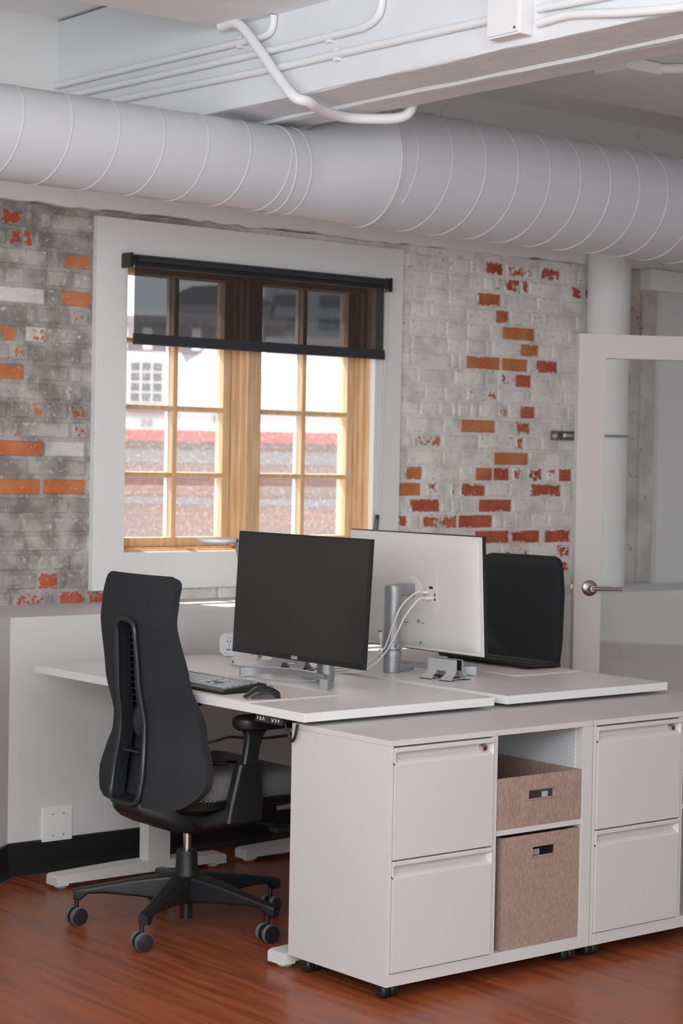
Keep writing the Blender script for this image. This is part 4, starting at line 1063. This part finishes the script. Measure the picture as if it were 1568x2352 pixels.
b_ = bmesh.new(); box(b_, -.016, -.0135, -.0125, -.0118, .050, .059); box(b_, -.006, -.0035, -.0125, -.0118, .050, .059); box(b_, -.0115, -.0085, -.0125, -.0118, .040, .044); box(b_, -.022, .01, -.0125, -.0119, .0675, .0682)
xf(b_, hub_rot @ Matrix.Rotation(.16, 4, 'X')); obj('socket', b_, 'blackhole', ph)
b_ = B(-.020, -.003, -.0125, -.0118, .022, .027); xf(b_, hub_rot @ Matrix.Rotation(.16, 4, 'X')); obj('usb_port', b_, 'blueled', ph)

# ---- white cables
def cable(name, label, pts, r, extra=None, group=None):
    o = obj(name, TB(smooth_path(pts, 8), r, 8), 'cable'); tag(o, label, 'cable', group)
    return o
X2 = .872+.132-.0335
c1 = thing('display_cable', 'white cable from the upper port of the white monitor back down through the collar', 'cable', (.845, .975, .84))
obj('cord', TB(smooth_path([(.943, .941, 1.007), (.925, .955, 1.005), (.875, .966, .965), (.842, .972, .90), (.830, .985, .845), (.824, .995, .82), (.805, 1.03, .785), (.765, 1.06, .757), (.735, 1.10, .7424), (.69, 1.12, .7424), (.66, 1.10, .7424)], 8), .0028, 8), 'cable', c1)
obj('plug', B(.936, .9612, .930, .948, 1.002, 1.013, bev=.003), 'cable', c1)
c2 = thing('power_cable', 'white cable from the lower round port of the white monitor back', 'cable', (.85, .965, .83))
obj('cord', TB(smooth_path([(.94, .920, .989), (.915, .930, .984), (.875, .945, .935), (.848, .955, .88), (.832, .972, .835), (.822, .984, .81), (.790, 1.003, .77), (.752, 1.035, .7424), (.70, 1.055, .7424), (.655, 1.045, .7424), (.615, 1.00, .7424)], 8), .0028, 8), 'cable', c2)
obj('plug', LA([(.005, .932), (.006, .942), (.006, .9615)], (0, .918, .989), 14, 'x'), 'cable', c2)
c3 = thing('usb_cable', 'white cable end standing up in the collar beside the grey pole', 'cable', (.842, 1.035, .83))
obj('cord', TB(smooth_path([(.829, 1.020, .852), (.829, 1.016, .835), (.826, 1.012, .82), (.812, 1.04, .79), (.78, 1.09, .757), (.745, 1.16, .7424), (.70, 1.23, .7424)], 8), .0026, 8), 'cable', c3)
obj('plug', TB([(.829, 1.020, .845), (.829, 1.0205, .852), (.829, 1.021, .866), (.829, 1.0215, .874)], [.003, .0075, .0085, .0075], 10, sx=.55), 'cable', c3)
obj('plug_tip', B(.825, .833, 1.015, 1.028, .873, .879), 'steel', c3)

# ================================================================== STREET OUTSIDE
ea = -math.atan2(.588, .809)
def ext(name, label, D):
    o = thing(name, label, 'building', (-3.343+.588*D, -3.861+.809*D, 0), None); return o
def epart(root, name, bm, m, par=None):
    D = root.location.copy()
    xf(bm, Matrix.Translation(D) @ Matrix.Rotation(ea, 4, 'Z')); return obj(name, bm, m, par or root)
e1 = ext('brick_street_building', 'low red brick building with a red coping across the street', 18)
epart(e1, 'wall', B(-9, 12, 0, 5, -8, 1.60), 'extbrick'); epart(e1, 'coping', B(-9.1, 12.1, -.12, 5.1, 1.60, 1.70), 'extred')
epart(e1, 'brick_band', B(-9.05, 12.05, -.06, .1, 1.40, 1.52), 'extpurple')
epart(e1, 'brick_band', B(-9.05, 12.05, -.06, .1, 1.02, 1.08), 'extpurple')
e2 = ext('white_street_building', 'bright white building with a gridded window above the brick parapet', 26)
b_ = bmesh.new(); box(b_, -9, -.70, 0, 6, -8, 2.86); box(b_, -.72, 12, 0, 6, -8, 2.62); box(b_, .45, 12, .05, 6, 2.5, 3.1)
prism(b_, [(-.62, 2.6), (-.62, 2.72), (-.42, 2.86), (-.33, 3.04), (-.22, 3.06), (-.20, 3.16), (-.12, 3.22), (-.04, 3.16), (-.02, 3.06), (.08, 3.02), (.12, 2.6)], 'y', .02, .4)
box(b_, .14, .40, .04, .5, 2.5, 3.3)
epart(e2, 'wall', b_, 'extwhite')
wv = epart(e2, 'window', B(-1.36, -.92, -.05, .1, 2.18, 2.72), 'extdark')
b_ = bmesh.new()
for k in range(4): box(b_, -1.36+.147*k-.012, -1.36+.147*k+.012, -.08, -.04, 2.18, 2.72)
for k in range(5): box(b_, -1.36, -.92, -.08, -.04, 2.18+.135*k-.01, 2.18+.135*k+.01)
epart(e2, 'window_grid', b_, 'extwhite', wv)
epart(e2, 'window_ledge', B(-1.42, -.86, -.12, .1, 2.08, 2.14), 'extdark')
b_ = bmesh.new(); box(b_, -1.2, -1.05, -.03, .05, 1.86, 1.96); box(b_, -.24, -.16, -.03, .05, 1.92, 2.04); epart(e2, 'vent', b_, 'exttan')
e3 = ext('mauve_street_building', 'mauve brick building with a dark roof behind the white one', 36)
epart(e3, 'wall', B(-9, .9, 0, 6, -8, 3.92), 'extpurple'); epart(e3, 'cornice', B(-9.1, 1.0, -.2, 6, 3.92, 4.06), 'extpurple')
epart(e3, 'attic', B(-1.15, .7, .6, 6, 4.06, 4.36), 'exttan')
b_ = bmesh.new(); prism(b_, [(-1.25, 4.36), (-1.15, 4.52), (-.75, 4.68), (-.2, 4.72), (.3, 4.60), (.8, 4.36)], 'y', .5, 5); epart(e3, 'roof', b_, 'extslate')
b_ = bmesh.new()
for k in range(12): box(b_, -4.8+.45*k, -4.8+.45*k+.16, -.05, .1, 3.45, 3.85)
epart(e3, 'window_row', b_, 'extwhite')
e4 = ext('street_tower', 'pale grey tower with rows of dark windows far behind', 44)
epart(e4, 'wall', B(.7, 12, 0, 8, -8, 9), 'exttan')
for i in range(6):
    for j in range(4): epart(e4, 'window', B(.92+j*1.03, 1.50+j*1.03, -.06, .2, 3.9+.52*i, 4.15+.52*i), 'extdark')
